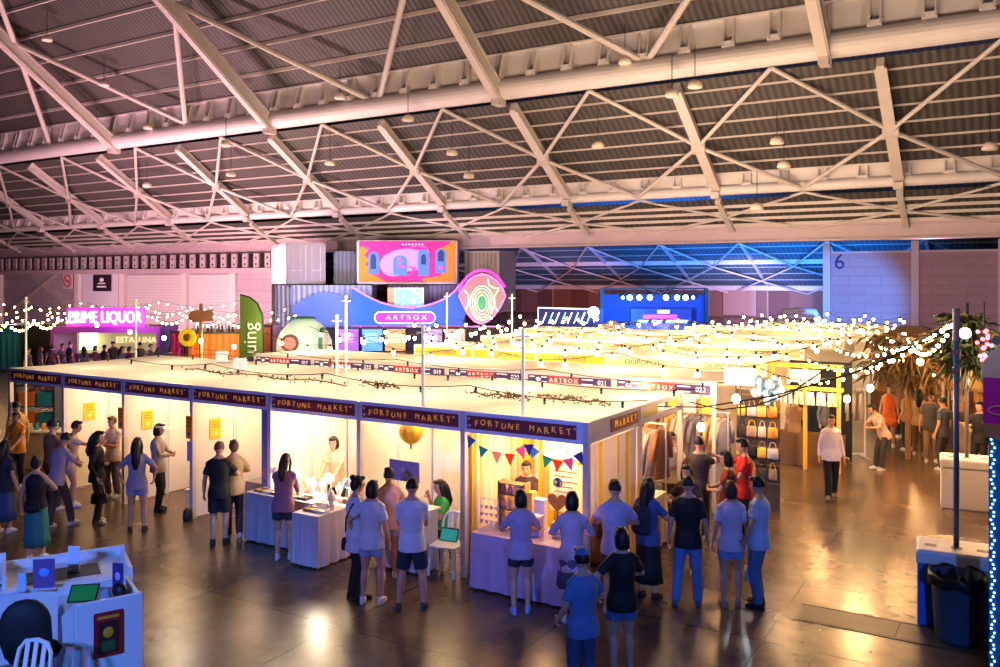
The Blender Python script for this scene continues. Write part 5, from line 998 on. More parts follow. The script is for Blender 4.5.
r = vth('search_light', 'dazzling white spotlight left of the stage', 'lamp', 593, 312, 80); MB().lathe((0, 0, 0), [(.0, -.3), (.35, -.3), (.4, .2), (.2, .5), (.0, .5)], 14).build('housing', DARK, r); MB().ball((0, -.5, 0), (.5, .2, .5), 16, 10).build('lens', mat('search_white', (1, 1, .95), .3, em=40, emcol=(1, .98, .88)), r); MB().tube([(0, 0, -3.7), (0, 0, -.3)], .06, 8).build('stand', DARK, r)
r = vth('inflatable_arch', 'white inflatable arch standing beyond the far rows', 'arch', 800, 325, 72); b = MB(); b.tube([(-1.85, 0, -1.2), (-1.7, 0, .35), (-1.3, 0, 1.1), (0, 0, 1.18), (1.2, 0, 1.1), (1.6, 0, .35), (1.8, 0, -1.2)], .30, 12); b.build('tube', mat('arch_white', (.72, .74, .85), .5), r, True); add_text(MB(), 'ARCH' if 0 else 'GO', (0, -.32, 1.15), .3).build('lettering', mat('arch_red', (.6, .2, .25), .5), r) if False else MB().span((-.35, -.33, 1.05), (.35, -.28, 1.28)).build('logo_patch', mat('arch_red', (.6, .25, .3), .5), r)
r = vth('tent_roof', 'small cream peaked tent roof among the far rows', 'tent', 612, 335, 46); MB().rings([[Vector((x*a, y*a, z)) for x, y in ((-1, -1), (1, -1), (1, 1), (-1, 1))] for a, z in ((1.5, -.15), (.9, .2), (.5, .55), (.1, .75))]).build('roof_cloth', CANVAS, r); b = MB(); [b.tube([(sx*1.4, sy*1.4, -3.2), (sx*1.4, sy*1.4, -.15)], .04, 6) for sx in (-1, 1) for sy in (-1, 1)]; b.build('tent_legs', ALU, r)
# ------------------------------------------------------------------ right side: aisle stalls, poles, kiosk
PALM = mat('palm_green', (.035, .06, .03), .6, noise=.4, nscale=6)
BLUEPL = mat('barrier_blue', (.04, .16, .62), .5); WHT = mat('barrier_white', (.70, .66, .70), .5)
def barrier(lab, g, rz, two=True):
    r = thing('water_barrier', lab, 'barrier', g, rz, 'pole base blocks'); h = .98
    MB().rings([[Vector((x*a, y*b_, z)) for x, y in ((-1, -1), (1, -1), (1, 1), (-1, 1))] for a, b_, z in ((.46, .34, 0), (.46, .34, h*.82))]).build('body', BLUEPL if two else WHT, r, bev=.02)
    MB().rings([[Vector((x*a, y*b_, z)) for x, y in ((-1, -1), (1, -1), (1, 1), (-1, 1))] for a, b_, z in ((.475, .355, h*.82), (.475, .355, h*.97), (.45, .33, h))]).build('lid', WHT, r, bev=.015)
    [MB().span((x-.07, -.12, h), (x+.07, -.02, h+.004)).build('lid_slot', BLACK, r) for x in (-.30, 0, .30)]
    return h
gb = P_(955, 628); hb_ = barrier('blue water barrier with white lid carrying the tall blue pole behind the bin', (gb[0], gb[1]+.25, 0), TH + R(-26))
r = thing('light_pole', 'tall blue steel pole standing in the blue barrier at right', 'pole', (gb[0], gb[1]+.25, hb_)); MB().tube([(0, 0, 0), (0, 0, 3.1)], .035, 12).build('shaft', mat('pole_blue', (.10, .26, .72), .4), r, True); MB().tube([(0, 0, 2.7), (0, 0, 3.12)], .045, 12).build('collar', mat('pole_lilac', (.35, .33, .55), .4), r); b = MB(); [b.tube([(-.05, 0, z), (.05, 0, z)], .05, 8) for z in (2.55, 2.3)]; b.build('tape_wrap', mat('tape', (.3, .3, .45), .5), r)
gb2 = P_(966, 510); barrier('white water barrier carrying the second pole behind the blue one', (gb2[0], gb2[1]+.3, 0), TH + R(-26), False)
r = thing('light_pole', 'thin grey pole standing in the white barrier', 'pole', (gb2[0], gb2[1]+.3, .98)); MB().tube([(0, 0, 0), (0, 0, 3.0)], .035, 10).build('shaft', mat('pole_mauve', (.22, .20, .28), .4), r, True); MB().lathe((0, 0, 3.0), [(.05, 0), (.05, .04), (.0, .05)], 10).build('cap', DARK, r)
# palm bundle
def leaf_bundle(name, lab, cat, c, n, rad, zs, m, ln=(.35, .8), lit=0):
    r = thing(name, lab, cat, c); b = MB()
    for i in range(n):
        a = random.uniform(0, 2*math.pi); el = random.uniform(-1.2, .5); L = random.uniform(*ln); o = Vector((random.gauss(0, rad*.3), random.gauss(0, rad*.3), random.uniform(-zs, zs*.4))); d = Vector((math.cos(a)*math.cos(el), math.sin(a)*math.cos(el), math.sin(el)))
        p1 = o + d*L*.5; p2 = o + d*L - Vector((0, 0, L*.35)); sd = d.cross(Vector((0, 0, 1))).normalized()*.035
        b.add([o, p1+sd, p2, p1-sd], [(0, 1, 2), (0, 2, 3)])
    b.build('leaves', m, r); MB().tube([(0, 0, -zs), (0, 0, zs*.4)], .03, 6).build('stem', WOOD, r)
    for i in range(lit): o = bpy.data.objects.new('bulb', BM[True]); o.location = (random.gauss(0, rad*.45), random.gauss(0, rad*.45), random.uniform(-zs, zs*.5)); o.scale = (.8,)*3; link(o, r)
    return r
leaf_bundle('palm_bundle', 'dark green palm fronds tied to the top of the second pole', 'plant', Vector((gb2[0]-.05, gb2[1]+.45, 3.5)), 420, .6, .75, PALM, (.25, .55))
v = at_d(908, 346, 21.5); leaf_bundle('lit_tree', 'brown leafy decorated tree full of warm fairy lights behind the blue pole', 'plant', v, 600, 1.2, .7, mat('leaf_brown', (.14, .09, .04), .7, noise=.5, nscale=9), (.3, .7), 26); 
o = MB().tube([(v.x, v.y, 0), (v.x, v.y, v.z-.5)], .07, 8).build('tree_post', WOOD); tag(o, 'wooden post under the decorated tree', 'post')
v = at_d(984, 346, 15.5); r = thing('chilli_lights', 'hanging bundle of red and pink fairy lights at the right edge', 'lights', v)
for i in range(16): MB().ball((random.uniform(-.12, .12), random.uniform(-.1, .1), random.uniform(-.35, .3)), .035, 8, 6).build('bulb', mat('bulb_red', (1, .1, .15), .3, em=7, emcol=(1, .08, .15)), r)
MB().tube([(0, 0, .3), (0, 0, .8)], .012, 6).build('cable', CABLE, r); MB().ball((-.30, 0, .22), .10, 10, 7).build('white_globe', GLOWW, r)
# aisle stalls on the right hand side
def stall(lab, x, y, w, d, h, roof, side, bulbs=4):
    r = thing('aisle_stall', lab, 'stall', (x, y, 0), 0, 'stalls along the right aisle')
    for sx in (0, w):
        for sy in (0, d): MB().tube([(sx, sy, 0), (sx, sy, h)], .035, 8).build('post', ALU, r)
    MB().rings([[Vector((x_, y_, z)) for x_, y_ in ((-e, -e), (w+e, -e), (w+e, d+e), (-e, d+e))] for e, z in ((.1, h-.25), (.1, h), (-.35*w, h+.45))]).build('roof', roof, r)
    MB().span((0, d-.03, .0), (w, d, h-.2)).build('back_panel', side, r); MB().span((0, .15, 0), (w, .65, .85)).build('counter', mat('counter_dark', (.16, .09, .05), .6, noise=.2), r)
    return r
BRN = mat('stall_brown', (.26, .12, .05), .7)
stall('brown market stall with a blue canopy behind the blue pole', 3.3, 15.6, 2.5, 2.2, 2.55, mat('canopy_blue', (.06, .16, .42), .7), BRN)
stall('brown market stall deeper on the right aisle left of the blue canopy', .9, 19.4, 2.3, 2.2, 2.5, mat('canopy_brown', (.20, .12, .07), .7), BRN)
stall('stall with teal roof at the right frame edge', 6.6, 13.2, 2.4, 2.2, 2.7, mat('canopy_teal', (.03, .20, .20), .7), BRN)
GC_ = [(.55, .30, .10), (.35, .15, .05), (.65, .45, .22), (.20, .10, .05), (.7, .35, .08)]
for k, (sx, sy, nm) in enumerate(((3.3, 15.6, 'blue canopy stall'), (.9, 19.4, 'deeper brown stall'))):
    for i in range(8):
        o = MB().box((0, 0, .14), (.30, .26, .28)).build('goods_box', cmat(GC_[(i*3+k) % 5]), bev=.02); put(o, (sx+.35+.55*(i % 4), sy+.38, .85+.285*(i//4)), .1*i); tag(o, '%s goods box on the counter of the %s, %s of four' % (('lower', 'upper')[i//4], nm, ('first', 'second', 'third', 'fourth')[i % 4]), 'box', 'goods boxes on the aisle stalls')
    for i in range(5):
        o = thing('hanging_garment', 'brown garment hanging at the front of the %s, %s from left' % (nm, ('first', 'second', 'third', 'fourth', 'fifth')[i]), 'garment', (sx+.3+.45*i, sy+.02, 2.18), R(5*i), 'garments on the aisle stalls'); link(bpy.data.objects.new('hanger', _hm), o); garment_mesh(2).build('garment', cmat(GC_[(i*2+k) % 5]), o, True)
YW = mat('timber_yellow', (.72, .45, .08), .6)
r = thing('timber_stall', 'yellow timber framed stall hung with small clothes past the bag wall', 'stall', (.02, 10.3, 0))
for x in (0, .75, 1.5): MB().span((x-.04, -.05, 0), (x+.04, .05, 2.45)).build('post', YW, r)
MB().span((-.1, -.06, 1.88), (1.6, .06, 1.96)).build('lower_beam', YW, r); MB().span((-.1, -.06, 2.40), (1.6, .06, 2.5)).build('upper_beam', YW, r); MB().span((0, 1.8, 0), (1.5, 1.84, 2.4)).build('back_panel', mat('stall_navy', (.02, .03, .05), .7), r); MB().span((.4, -.09, 2.06), (1.1, -.06, 2.36)).build('sign_plate', mat('stall_sign', (.75, .68, .5), .6, em=.4), r)
MB().span((0, .4, 0), (1.5, .9, .75)).build('counter', mat('counter_dark', (.16, .09, .05), .6), r)
for i in range(6):
    o = thing('hanging_shorts', 'small pair of %s shorts hanging from the yellow beam, %s from left' % (('white', 'pale blue', 'cream')[i % 3], ('first', 'second', 'third', 'fourth', 'fifth', 'sixth')[i]), 'clothes', (.14+.25*i, 10.22, 1.84), 0, 'shorts on the yellow beam'); b = MB(); b.loft([(0, 0, 0, .09, .03), (-.12, 0, 0, .10, .035)], None, 10)
    for s in (-1, 1): b.tube([(s*.05, 0, -.10), (s*.06, 0, -.30)], [.05, .055], 8)
    b.build('cloth', cmat(((.8, .78, .74), (.5, .6, .75), (.8, .7, .55))[i % 3]), o); MB().tube([(0, 0, 0), (0, 0, .05)], .006, 5).build('hook', ALU, o)
TR = thing('clothes_rack', 'white garment rack standing in the aisle past the yellow stall', 'rack', at_z(855, 458, 0), TH)
b = MB(); 
for x in (-.25, .25): b.tube([(x, 0, .05), (x, 0, 1.75)], .02, 8); b.tube([(x, -.25, .03), (x, .25, .03)], .02, 8)
b.tube([(-.25, 0, 1.75), (.25, 0, 1.75)], .02, 8); b.tube([(-.25, .0, .1), (.25, 0, .1)], .02, 8); b.build('frame', WHITE, TR)
for i in range(3): o = thing('hanging_garment', 'pale grey top on the white rack, %s' % ('left', 'middle', 'right')[i], 'garment', at_z(855, 458, 0) + RGT*(-.17+.17*i) + Vector((0, 0, 1.68)), TH + R(60), 'tops on the white rack'); link(bpy.data.objects.new('hanger', _hm), o); garment_mesh(2).build('garment', cmat((.55, .52, .55)), o, True)
# tall box / hoarding beyond second pole
v = P_(975, 470); r = thing('planter_box', 'tan timber planter box with trailing leaves beyond the white barrier', 'planter', (v[0]+.4, v[1]+1.2, 0), TH); MB().span((-.8, -.3, 0), (.8, .3, .95)).build('box', mat('planter_tan', (.42, .30, .18), .7, noise=.2), r); b = MB(); [b.add([Vector((x, -.32, .95)), Vector((x+.05, -.34, .9)), Vector((x+.02, -.36, .8)), Vector((x-.04, -.34, .88))], [(0, 1, 2, 3)]) for x in [random.uniform(-.8, .8) for _ in range(60)]]; b.build('leaves', PALM, r)
# bin
g = P_(955, 636); r = thing('rubbish_bin', 'large blue grey rubbish bin lined with a black bag', 'bin', (g[0]+.04, g[1]-.12, 0)); MB().lathe((0, 0, 0), [(.0, 0), (.25, 0), (.265, .06), (.30, .76), (.325, .78), (.325, .82), (.29, .82), (.28, .5), (.0, .45)], 28).build('barrel', mat('bin_blue', (.05, .085, .16), .5), r, True)
b = MB(); b.rings([[Vector((rr*math.cos(a)*(1+.03*math.sin(9*a+z*9)), rr*math.sin(a)*(1+.03*math.sin(9*a+z*9)), z + .015*math.sin(7*a))) for a in [2*math.pi*i/40 for i in range(40)]] for rr, z in ((.345, .70), (.345, .80), (.33, .85), (.30, .83), (.26, .6), (.1, .5))], False); b.build('bin_liner', mat('liner_black', (.008, .008, .01), .35), r, True)
# kiosk with LED post on the right edge
TK = 9.6; r = thing('kiosk', 'purple topped kiosk at the right edge with a post wrapped in cold white fairy lights', 'kiosk', at_d(999, 660, TK) * 1, TH + R(-33)); r.location.z = 0
MB().span((-.10, 0, 0), (.10, .16, 2.72)).build('post', mat('kiosk_blue', (.02, .10, .30), .5), r); MB().span((-.15, -.05, 2.85), (1.5, .9, 3.40)).build('sign_box', mat('kiosk_purple', (.30, .01, .38), .5, em=.15), r)
MB().prism([(-.16, 3.38), (-.16, 3.55), (.0, 3.75), (1.5, 3.9), (1.5, 3.38)], lambda x, y, d: Vector((x, -.06+d, y)), .9).build('white_top', mat('kiosk_white', (.72, .66, .74), .5), r); MB().prism([(-.17, 2.86), (1.5, 2.92), (1.5, 2.6), (.3, 2.62), (-.12, 2.72)], lambda x, y, d: Vector((x, -.07+d, y)), .9).build('timber_valance', mat('kiosk_wood', (.55, .30, .18), .6, noise=.2), r)
b = MB(); b.tube([(.02+.12*math.cos(a), -.07, 3.02+.05*math.sin(a)) for a in [2*math.pi*i/16 for i in range(17)]], .008, 5); b.build('sign_emblem', mat('emblem_gold', (.8, .45, .5), .5), r)
lb = MB(); 
for i in range(60): z = .03 + i*.045; lb.ball((-.06 + .018*math.sin(i*1.9), -.02, z), 0.012, 6, 4)
for i in range(20): z = .1 + i*.135; lb.ball((.045 + .018*math.sin(i*2.3), -.02, z), 0.012, 6, 4)
o = lb.build('led_strand', mat('led_cold', (.8, 1, 1), .3, em=4, emcol=(.40, .85, 1)), r); o['kind'] = 'stuff'
MB().span((.12, .1, 0), (1.5, .9, 1.0)).build('counter', mat('kiosk_counter', (.05, .10, .28), .5), r)
# ------------------------------------------------------------------ foreground left: white folded counters under blue light
CW = mat('card_white', (.72, .72, .78), .5)
r = thing('card_counter', 'white folded card counter with a red poster, nearest in the bottom left corner', 'counter', at_d(108, 667, 9.35) * 1, TH + R(34)); r.location.z = 0
MB().span((-.33, 0, 0), (.36, .05, 1.0)).build('end_panel', CW, r, bev=.012); MB().prism([(-.36, .45), (-.44, .6), (-.45, .9), (-.33, 1.0), (-.33, .0), (-.36, 0)], lambda x, y, d: Vector((x, .0+d, y)), .04).build('side_flap', CW, r)
MB().span((-.40, .05, .86), (.32, .75, .90)).build('tray_top', CW, r, bev=.01); MB().span((-.40, .05, .0), (-.36, .75, .86)).build('leg_panel', CW, r); MB().span((-.40, .72, .0), (.32, .76, .98)).build('back_panel', CW, r); MB().span((.30, .05, 0), (.34, .75, .98)).build('side_panel', CW, r)
C1 = r.location.copy(); M1 = Matrix.Rotation(TH + R(34), 3, 'Z')
def on_counter(px, py, z): return at_z(px, py, z)
q = thing('poster', 'red poster with a gold emblem on the front of the card counter', 'poster', r.location + Matrix.Rotation(TH + R(34), 3, 'Z') @ Vector((-.0, -.014, .62)), TH + R(34)); MB().span((-.145, -.006, -.23), (.145, .006, .25)).build('sheet', mat('poster_crimson', (.38, .015, .03), .5), q); MB().span((-.10, -.010, -.2), (.10, -.004, .15)).build('dark_field', mat('poster_dark', (.06, .02, .02), .5), q); MB().ball((0, -.012, .03), (.055, .006, .06), 14, 6).build('emblem', mat('poster_gold', (.75, .35, .03), .5), q); b = MB(); b.span((-.11, -.011, .18), (.11, -.005, .21)); b.build('print', mat('poster_gold', (.75, .35, .03), .5), q); b = MB(); b.span((-.07, -.011, -.17), (.07, -.005, -.06)); b.build('green_mark', mat('poster_greenm', (.05, .12, .04), .5), q)
r2 = thing('card_counter', 'second white card counter with trays behind the poster counter', 'counter', at_d(56, 640, 10.25) * 1, TH + R(30)); r2.location.z = 0
MB().span((-.75, 0, .80), (.85, .9, .84)).build('tray_top', CW, r2, bev=.01); MB().span((-.75, 0, 0), (.85, .04, .80)).build('front_panel', CW, r2); MB().span((-.75, .04, 0), (-.7, .9, .9)).build('side_panel', CW, r2); MB().span((.8, .04, 0), (.85, .9, .9)).build('side_panel', CW, r2); MB().span((-.75, .86, 0), (.85, .9, .95)).build('back_panel', CW, r2); MB().span((-.3, .15, .842), (.5, .6, .85)).build('dark_inset', DARK, r2)
r3 = thing('card_counter', 'white card counter cut by the left frame edge', 'counter', at_d(-36, 640, 9.9) * 1, TH + R(30)); r3.location.z = 0
MB().span((-.6, 0, .9), (.42, .8, .94)).build('tray_top', CW, r3, bev=.01); MB().span((.38, 0, 0), (.42, .8, 1.0)).build('side_panel', CW, r3); MB().span((-.6, 0, 0), (.42, .04, .62)).build('front_panel', CW, r3); MB().span((-.6, .76, 0), (.42, .8, 1.05)).build('back_panel', CW, r3)
def acrylic(lab, px, py, t, w_, h_, m, ang, fig=None):
    v = at_z(px, py, t); q = thing('sign_holder', lab, 'sign', v, TH + R(ang), 'upright sign holders on the card counters'); MB().span((-w_/2, -.006, 0), (w_/2, .006, h_)).build('card', m, q); MB().span((-w_/2-.01, -.04, -.01), (w_/2+.01, .04, .005)).build('foot', mat('acrylic', (.6, .65, .75), .15), q)
    if fig: MB().ball((0, -.008, h_*.55), (w_*.25, .005, h_*.15), 12, 6).build('figure_mark', fig, q)
UM = mat('print_violet', (.18, .09, .30), .5); acrylic('violet printed sign holder on the left of the second card counter', 44, 588, .845, .24, .34, UM, 8, mat('fig_blue', (.15, .35, .85), .5))
acrylic('blank pale blue sign holder at the back of the second card counter', 74, 572, .845, .15, .32, mat('print_pale', (.62, .70, .90), .5), -6); acrylic('dark violet sign holder on the poster counter', 118, 592, .905, .14, .33, mat('print_dark', (.06, .04, .22), .5), -14, mat('fig_pale', (.5, .4, .7), .5)); acrylic('small pale sign holder at the left of the second card counter', 22, 590, .845, .09, .20, mat('print_pale2', (.45, .6, .85), .5), 0)
q = thing('tablet', 'tablet showing a green screen leaning on the poster counter', 'tablet', C1 + M1 @ Vector((-.18, .42, .905)), TH + R(10)); q.location.z = .905; Mx = Matrix.Rotation(-.9, 3, 'X'); MB().box((0, 0, .07), (.30, .015, .22), 0, Mx).build('case', BLACK, q); MB().box((0, -.008, .075), (.27, .008, .19), 0, Mx).build('screen', mat('screen_green', (.01, .16, .05), .3, em=.25, emcol=(.02, .3, .08)), q)
o = MB().loft([(0, 0, 0, .05, .05), (.05, 0, 0, .07, .06), (.11, 0, 0, .05, .05), (.14, 0, 0, .02, .02)], None, 10, .12, 5).build('cloth_bundle', cmat((.25, .3, .45)), None, True); v = C1 + M1 @ Vector((.02, .26, 0)); put(o, (v.x, v.y, .90)); tag(o, 'grey blue crumpled bundle beside the green tablet', 'bundle')
o = MB().loft([(0, 0, 0, .07, .05), (.06, 0, 0, .10, .07), (.13, 0, 0, .08, .06), (.16, 0, 0, .03, .02)], None, 10, .1, 4).build('black_pouch', BLACK, None, True); v = C1 + M1 @ Vector((.17, .28, 0)); put(o, (v.x, v.y, .90)); tag(o, 'black pouch on the poster counter', 'pouch')
plastic_chair('white plastic chair back at the bottom left edge, blue lit', tuple(at_d(14, 700, 8.35)[:2]) + (.0,), TH + R(180+165), PW)
r = thing('office_chair', 'black padded chair with a dark jacket behind the card counters', 'chair', tuple(at_d(34, 700, 9.25)[:2]) + (0,), TH + R(10)); MB().loft([(.42, 0, 0, .24, .24), (.47, 0, 0, .27, .27), (.52, 0, 0, .24, .24)], None, 18).build('seat', BLACK, r, True); MB().loft([(.5, 0, -.20, .22, .06), (.7, 0, -.24, .26, .09), (.92, 0, -.25, .25, .09), (1.0, 0, -.245, .22, .082), (1.06, 0, -.24, .17, .066), (1.10, 0, -.235, .11, .05), (1.115, 0, -.23, .04, .02)], None, 36).build('backrest', mat('jacket_black', (.012, .013, .018), .7), r, True); MB().tube([(0, 0, .08), (0, 0, .42)], .03, 10).build('column', DARK, r)
for k in range(5): a = 2*math.pi*k/5; MB().tube([(0, 0, .1), (.27*math.cos(a), .27*math.sin(a), .03)], .022, 6).build('leg', DARK, r)
o = MB().span((-.2, 0, 0), (.2, .03, .42)).build('purple_panel', mat('panel_lilac', (.42, .36, .58), .5)); v = at_d(-14, 557, 13.5); put(o, v, TH); o.location.z = 0; 
tag(o, 'pale lilac panel standing on the floor at the left frame edge', 'panel')
for vv in o.data.vertices: vv.co.z *= 1.5
# ------------------------------------------------------------------ the people
WHITE_BLUELIT = (.62, .66, .74); BLK = (.012, .012, .016)  # white cardigan cloth with blue light tinted into its colour
def pp(lab, x, y, ang, **k): return person(lab, P_(x, y), ang, **k)
# left queue
pp('person in black tank top and teal skirt at the left front', 36, 560, 10, h=1.62, top=('tank', BLK), bottom=('long_skirt', (.03, .22, .24)), hair=('bun', 'black'), arms=('front', 'down'), extra=[('fanny', BLK, 'black waist bag worn behind by the person in the teal skirt')])
pp('person in dark top and long blue skirt at the left frame edge', 4, 533, -10, h=1.6, top=('tshirt', (.03, .03, .05)), bottom=('long_skirt', (.05, .10, .22)), hair=('long', 'black'))
pp('person in lilac grey tee and dark trousers leaning in the queue', 60, 527, -25, h=1.68, top=('tshirt', (.42, .34, .42)), bottom=('trousers', (.10, .07, .05)), hair=('short', 'black'), fem=False, lean=.25, arms=('front', 'down'), feet=((.12, .15), (-.10, -.15)))
pp('tall person in brown checked shirt behind the lilac tee', 52, 510, -30, h=1.72, top=('tshirt', (.25, .14, .08)), bottom=('trousers', (.05, .05, .06)), hair=('short', 'black'), fem=False, arms=('front', 'front'))
pp('person in pale beige top and shorts stretching an arm towards the white panel', 72, 506, -70, h=1.66, top=('tshirt', (.72, .58, .44)), bottom=('shorts', (.55, .42, .32)), hair=('short', 'brown'), arms=('point', 'down'), lean=.15)
pp('person in black outfit carrying a black handbag, facing right', 97, 523, -75, h=1.66, top=('long', (.012, .010, .014)), bottom=('trousers', (.09, .08, .11)), hair=('long', 'black'), arms=('bag', 'fold'), extra=[('handbag', BLK, 'black handbag held by the person in black at the queue')])
pp('person in beige top standing inside the third booth beside the partition', 113, 497, 160, h=1.64, top=('tshirt', (.60, .46, .32)), bottom=('trousers', (.10, .07, .06)), hair=('short', 'auburn'), arms=('fold', 'fold'))
pp('person with long black hair in grey top and blue shorts seen from behind', 137, 531, 12, h=1.63, top=('tshirt', (.36, .38, .48)), bottom=('shorts', (.28, .36, .58)), hair=('verylong', 'black'), shoes=(.05, .05, .06), arms=('hips', 'hips'), feet=((.12, .0), (-.12, -.02)))
pp('person in white visor, grey top and black trousers facing right', 158, 511, -85, h=1.66, top=('long', (.42, .36, .36)), bottom=('trousers', BLK), hair=('bob', 'black'), shoes=BLK, arms=('front', 'front'), extra=[('visor', (.85, .78, .7))])
pp('person in black tee and long black shorts seen from behind', 219, 544, 5, h=1.70, top=('tshirt', BLK), bottom=('shorts', (.02, .02, .025)), hair=('short', 'auburn'), shoes=(.03, .03, .03), fem=False, arms=('front', 'down'))
pp('person in patterned beige top behind the black tee', 234, 538, 25, h=1.66, top=('tshirt', (.50, .36, .20)), bottom=('trousers', (.06, .05, .05)), hair=('bun', 'auburn'), arms=('front', 'front'))
pp('seller in orange shirt behind the far left counter', 17, 487, 180, h=1.6, top=('tshirt', (.85, .33, .02)), bottom=('trousers', BLK), hair=('short', 'black'), arms=('table', 'table'))
pp('person in tan shirt standing just outside the left end of the front row', 17, 480, 60, h=1.72, top=('tshirt', (.42, .26, .10)), bottom=('trousers', (.05, .05, .07)), hair=('short', 'black'), fem=False)
# jewellery stall
pp('person in mauve top and black shorts bending over the jewellery table', 284, 559, 0, h=1.66, top=('long', (.33, .15, .22)), bottom=('shorts', (.05, .05, .06)), hair=('long', 'brown'), shoes=(.7, .6, .6), arms=('table', 'table'), lean=.22)
pp('jewellery seller in peach top behind the bright table', 336, 528, 165, h=1.66, top=('tshirt', (.75, .48, .32)), bottom=('trousers', BLK), hair=('bob', 'black'), arms=('table', 'table'), lean=.2)
# group at the purple board
pp('person in white cardigan tinted with blue light and black trousers facing right', 356, 598, -60, h=1.68, top=('cardigan', WHITE_BLUELIT), bottom=('trousers', BLK), hair=('bun', 'black'), shoes=BLK, arms=('front', 'front'), extra=[('strap', BLK, 'dark strap bag worn by the person in the pale cardigan')])
pp('person in white tee and light denim shorts seen from behind', 372, 603, -8, h=1.66, top=('tshirt', (.66, .68, .74)), bottom=('shorts', (.32, .42, .58)), hair=('bob', 'black'), shoes=(.8, .78, .8), arms=('down', 'hips'), feet=((.13, .0), (-.13, -.02)))
pp('person in pink top half hidden between the two white shirts', 389, 578, 20, h=1.62, top=('tshirt', (.70, .42, .48)), bottom=('shorts', (.5, .45, .55)), hair=('short', 'black'), arms=('front', 'front'))
pp('person in white polo and dark shorts with folded arms', 412, 609, 0, h=1.74, top=('polo', (.70, .72, .78)), bottom=('shorts', (.02, .04, .07)), hair=('short', 'black'), shoes=(.06, .06, .09), fem=False, arms=('fold', 'fold'), feet=((.16, .0), (-.17, -.02)))
pp('seller in bright green top with long dark hair behind the sixth booth counter', 441, 560, 110, h=1.62, sit=1, top=('tshirt', (.08, .50, .08)), bottom=('trousers', BLK), hair=('long', 'black'), arms=('face', 'front'))
# corner booth
pp('stall keeper in dark dress inside the corner booth', 527, 560, 170, h=1.58, top=('tshirt', (.05, .025, .03)), bottom=('skirt', (.03, .02, .03)), hair=('pony', 'black'), arms=('table', 'table'), lean=.15)
pp('person in lilac top and dark shorts looking at the corner booth table', 521, 613, 5, h=1.62, top=('tshirt', (.46, .36, .50)), bottom=('shorts', (.03, .03, .05)), hair=('bob', 'black'), shoes=(.3, .4, .7), arms=('front', 'front'))
pp('person in pale pink smock beside the corner post', 572, 621, -5, h=1.66, top=('cardigan', (.62, .46, .55)), bottom=('skirt', (.10, .09, .16)), hair=('bob', 'black'), arms=('front', 'front'))
pp('person in lavender shirt with a dark crown of hair right of the corner post', 615, 613, -5, h=1.75, top=('tshirt', (.48, .42, .62)), bottom=('shorts', (.10, .03, .06)), hair=('short', 'black'), fem=False, arms=('front', 'front'))
pp('person with long dark hair and black dress carrying a dark bag', 648, 598, -40, h=1.66, top=('tshirt', (.06, .12, .28)), bottom=('long_skirt', BLK), hair=('verylong', 'black'), shoes=BLK, arms=('front', 'front'), extra=[('backpack', (.03, .04, .07), 'dark backpack on the long haired person by the corner booth')])
pp('child with brown hair sitting low by the corner post', 597, 598, 10, h=1.15, top=('tshirt', (.42, .20, .05)), bottom=('shorts', (.25, .02, .03)), hair=('long', 'auburn'))
# foreground blue pair
person('person in blue lit cap and blue top walking at the bottom centre', P_(583, 706), 20, h=1.62, top=('tshirt', (.10, .22, .42)), bottom=('trousers', (.06, .10, .2)), hair=('short', 'black'), arms=('front', 'swing'), extra=[('cap', (.10, .20, .42))])
pp('person in black tee and blue shorts nearest the camera at bottom centre', 622, 676, 8, h=1.64, top=('tshirt', BLK), bottom=('shorts', (.08, .18, .34)), hair=('bob', 'black'), shoes=(.2, .25, .4), arms=('front', 'hips'))
# right group
pp('person in black tee and blue jeans seen from behind', 688, 605, -12, h=1.74, top=('tshirt', BLK), bottom=('trousers', (.12, .26, .50)), hair=('short', 'black'), shoes=(.10, .12, .2), fem=False, arms=('down', 'down'), feet=((.13, .0), (-.16, -.03)))
pp('person in lilac blouse and blue shorts holding a pale tote', 731, 606, -4, h=1.68, top=('tshirt', (.66, .56, .68)), bottom=('shorts', (.22, .34, .62)), hair=('bob', 'brown'), shoes=(.35, .25, .2), arms=('down', 'down'), extra=[('paper', (.55, .5, .6), 'pale tote bag held by the person in the lilac blouse')])
pp('person in light blue tee and blue trousers in profile to the left', 759, 606, 55, h=1.74, top=('tshirt', (.48, .62, .80)), bottom=('trousers', (.09, .19, .36)), hair=('short', 'black'), shoes=BLK, fem=False, arms=('front', 'hips'))
pp('person in bright red tee facing left near the clothes rack', 744, 545, 80, h=1.76, top=('tshirt', (.62, .02, .02)), bottom=('trousers', BLK), hair=('short', 'black'), fem=False, arms=('reach', 'front'))
pp('person in dark red top with bobbed hair held by the red tee', 728, 560, 70, h=1.70, top=('tshirt', (.22, .02, .02)), bottom=('trousers', (.05, .03, .03)), hair=('bob', 'black'), arms=('front', 'front'))
pp('person in dark top facing the camera behind the black tee', 687, 572, 150, h=1.62, top=('tshirt', (.05, .03, .025)), bottom=('trousers', (.04, .03, .03)), hair=('long', 'black'), arms=('front', 'front'))
pp('stall keeper in cream patterned shirt behind the white clothed table', 672, 524, 170, h=1.66, top=('long', (.75, .66, .50)), bottom=('trousers', (.1, .08, .07)), hair=('short', 'black'), arms=('table', 'front'))
pp('person in dark shirt browsing the long clothes rack', 699, 540, -20, h=1.74, top=('tshirt', (.07, .05, .04)), bottom=('trousers', (.05, .05, .05)), hair=('short', 'black'), fem=False, arms=('point', 'front'))
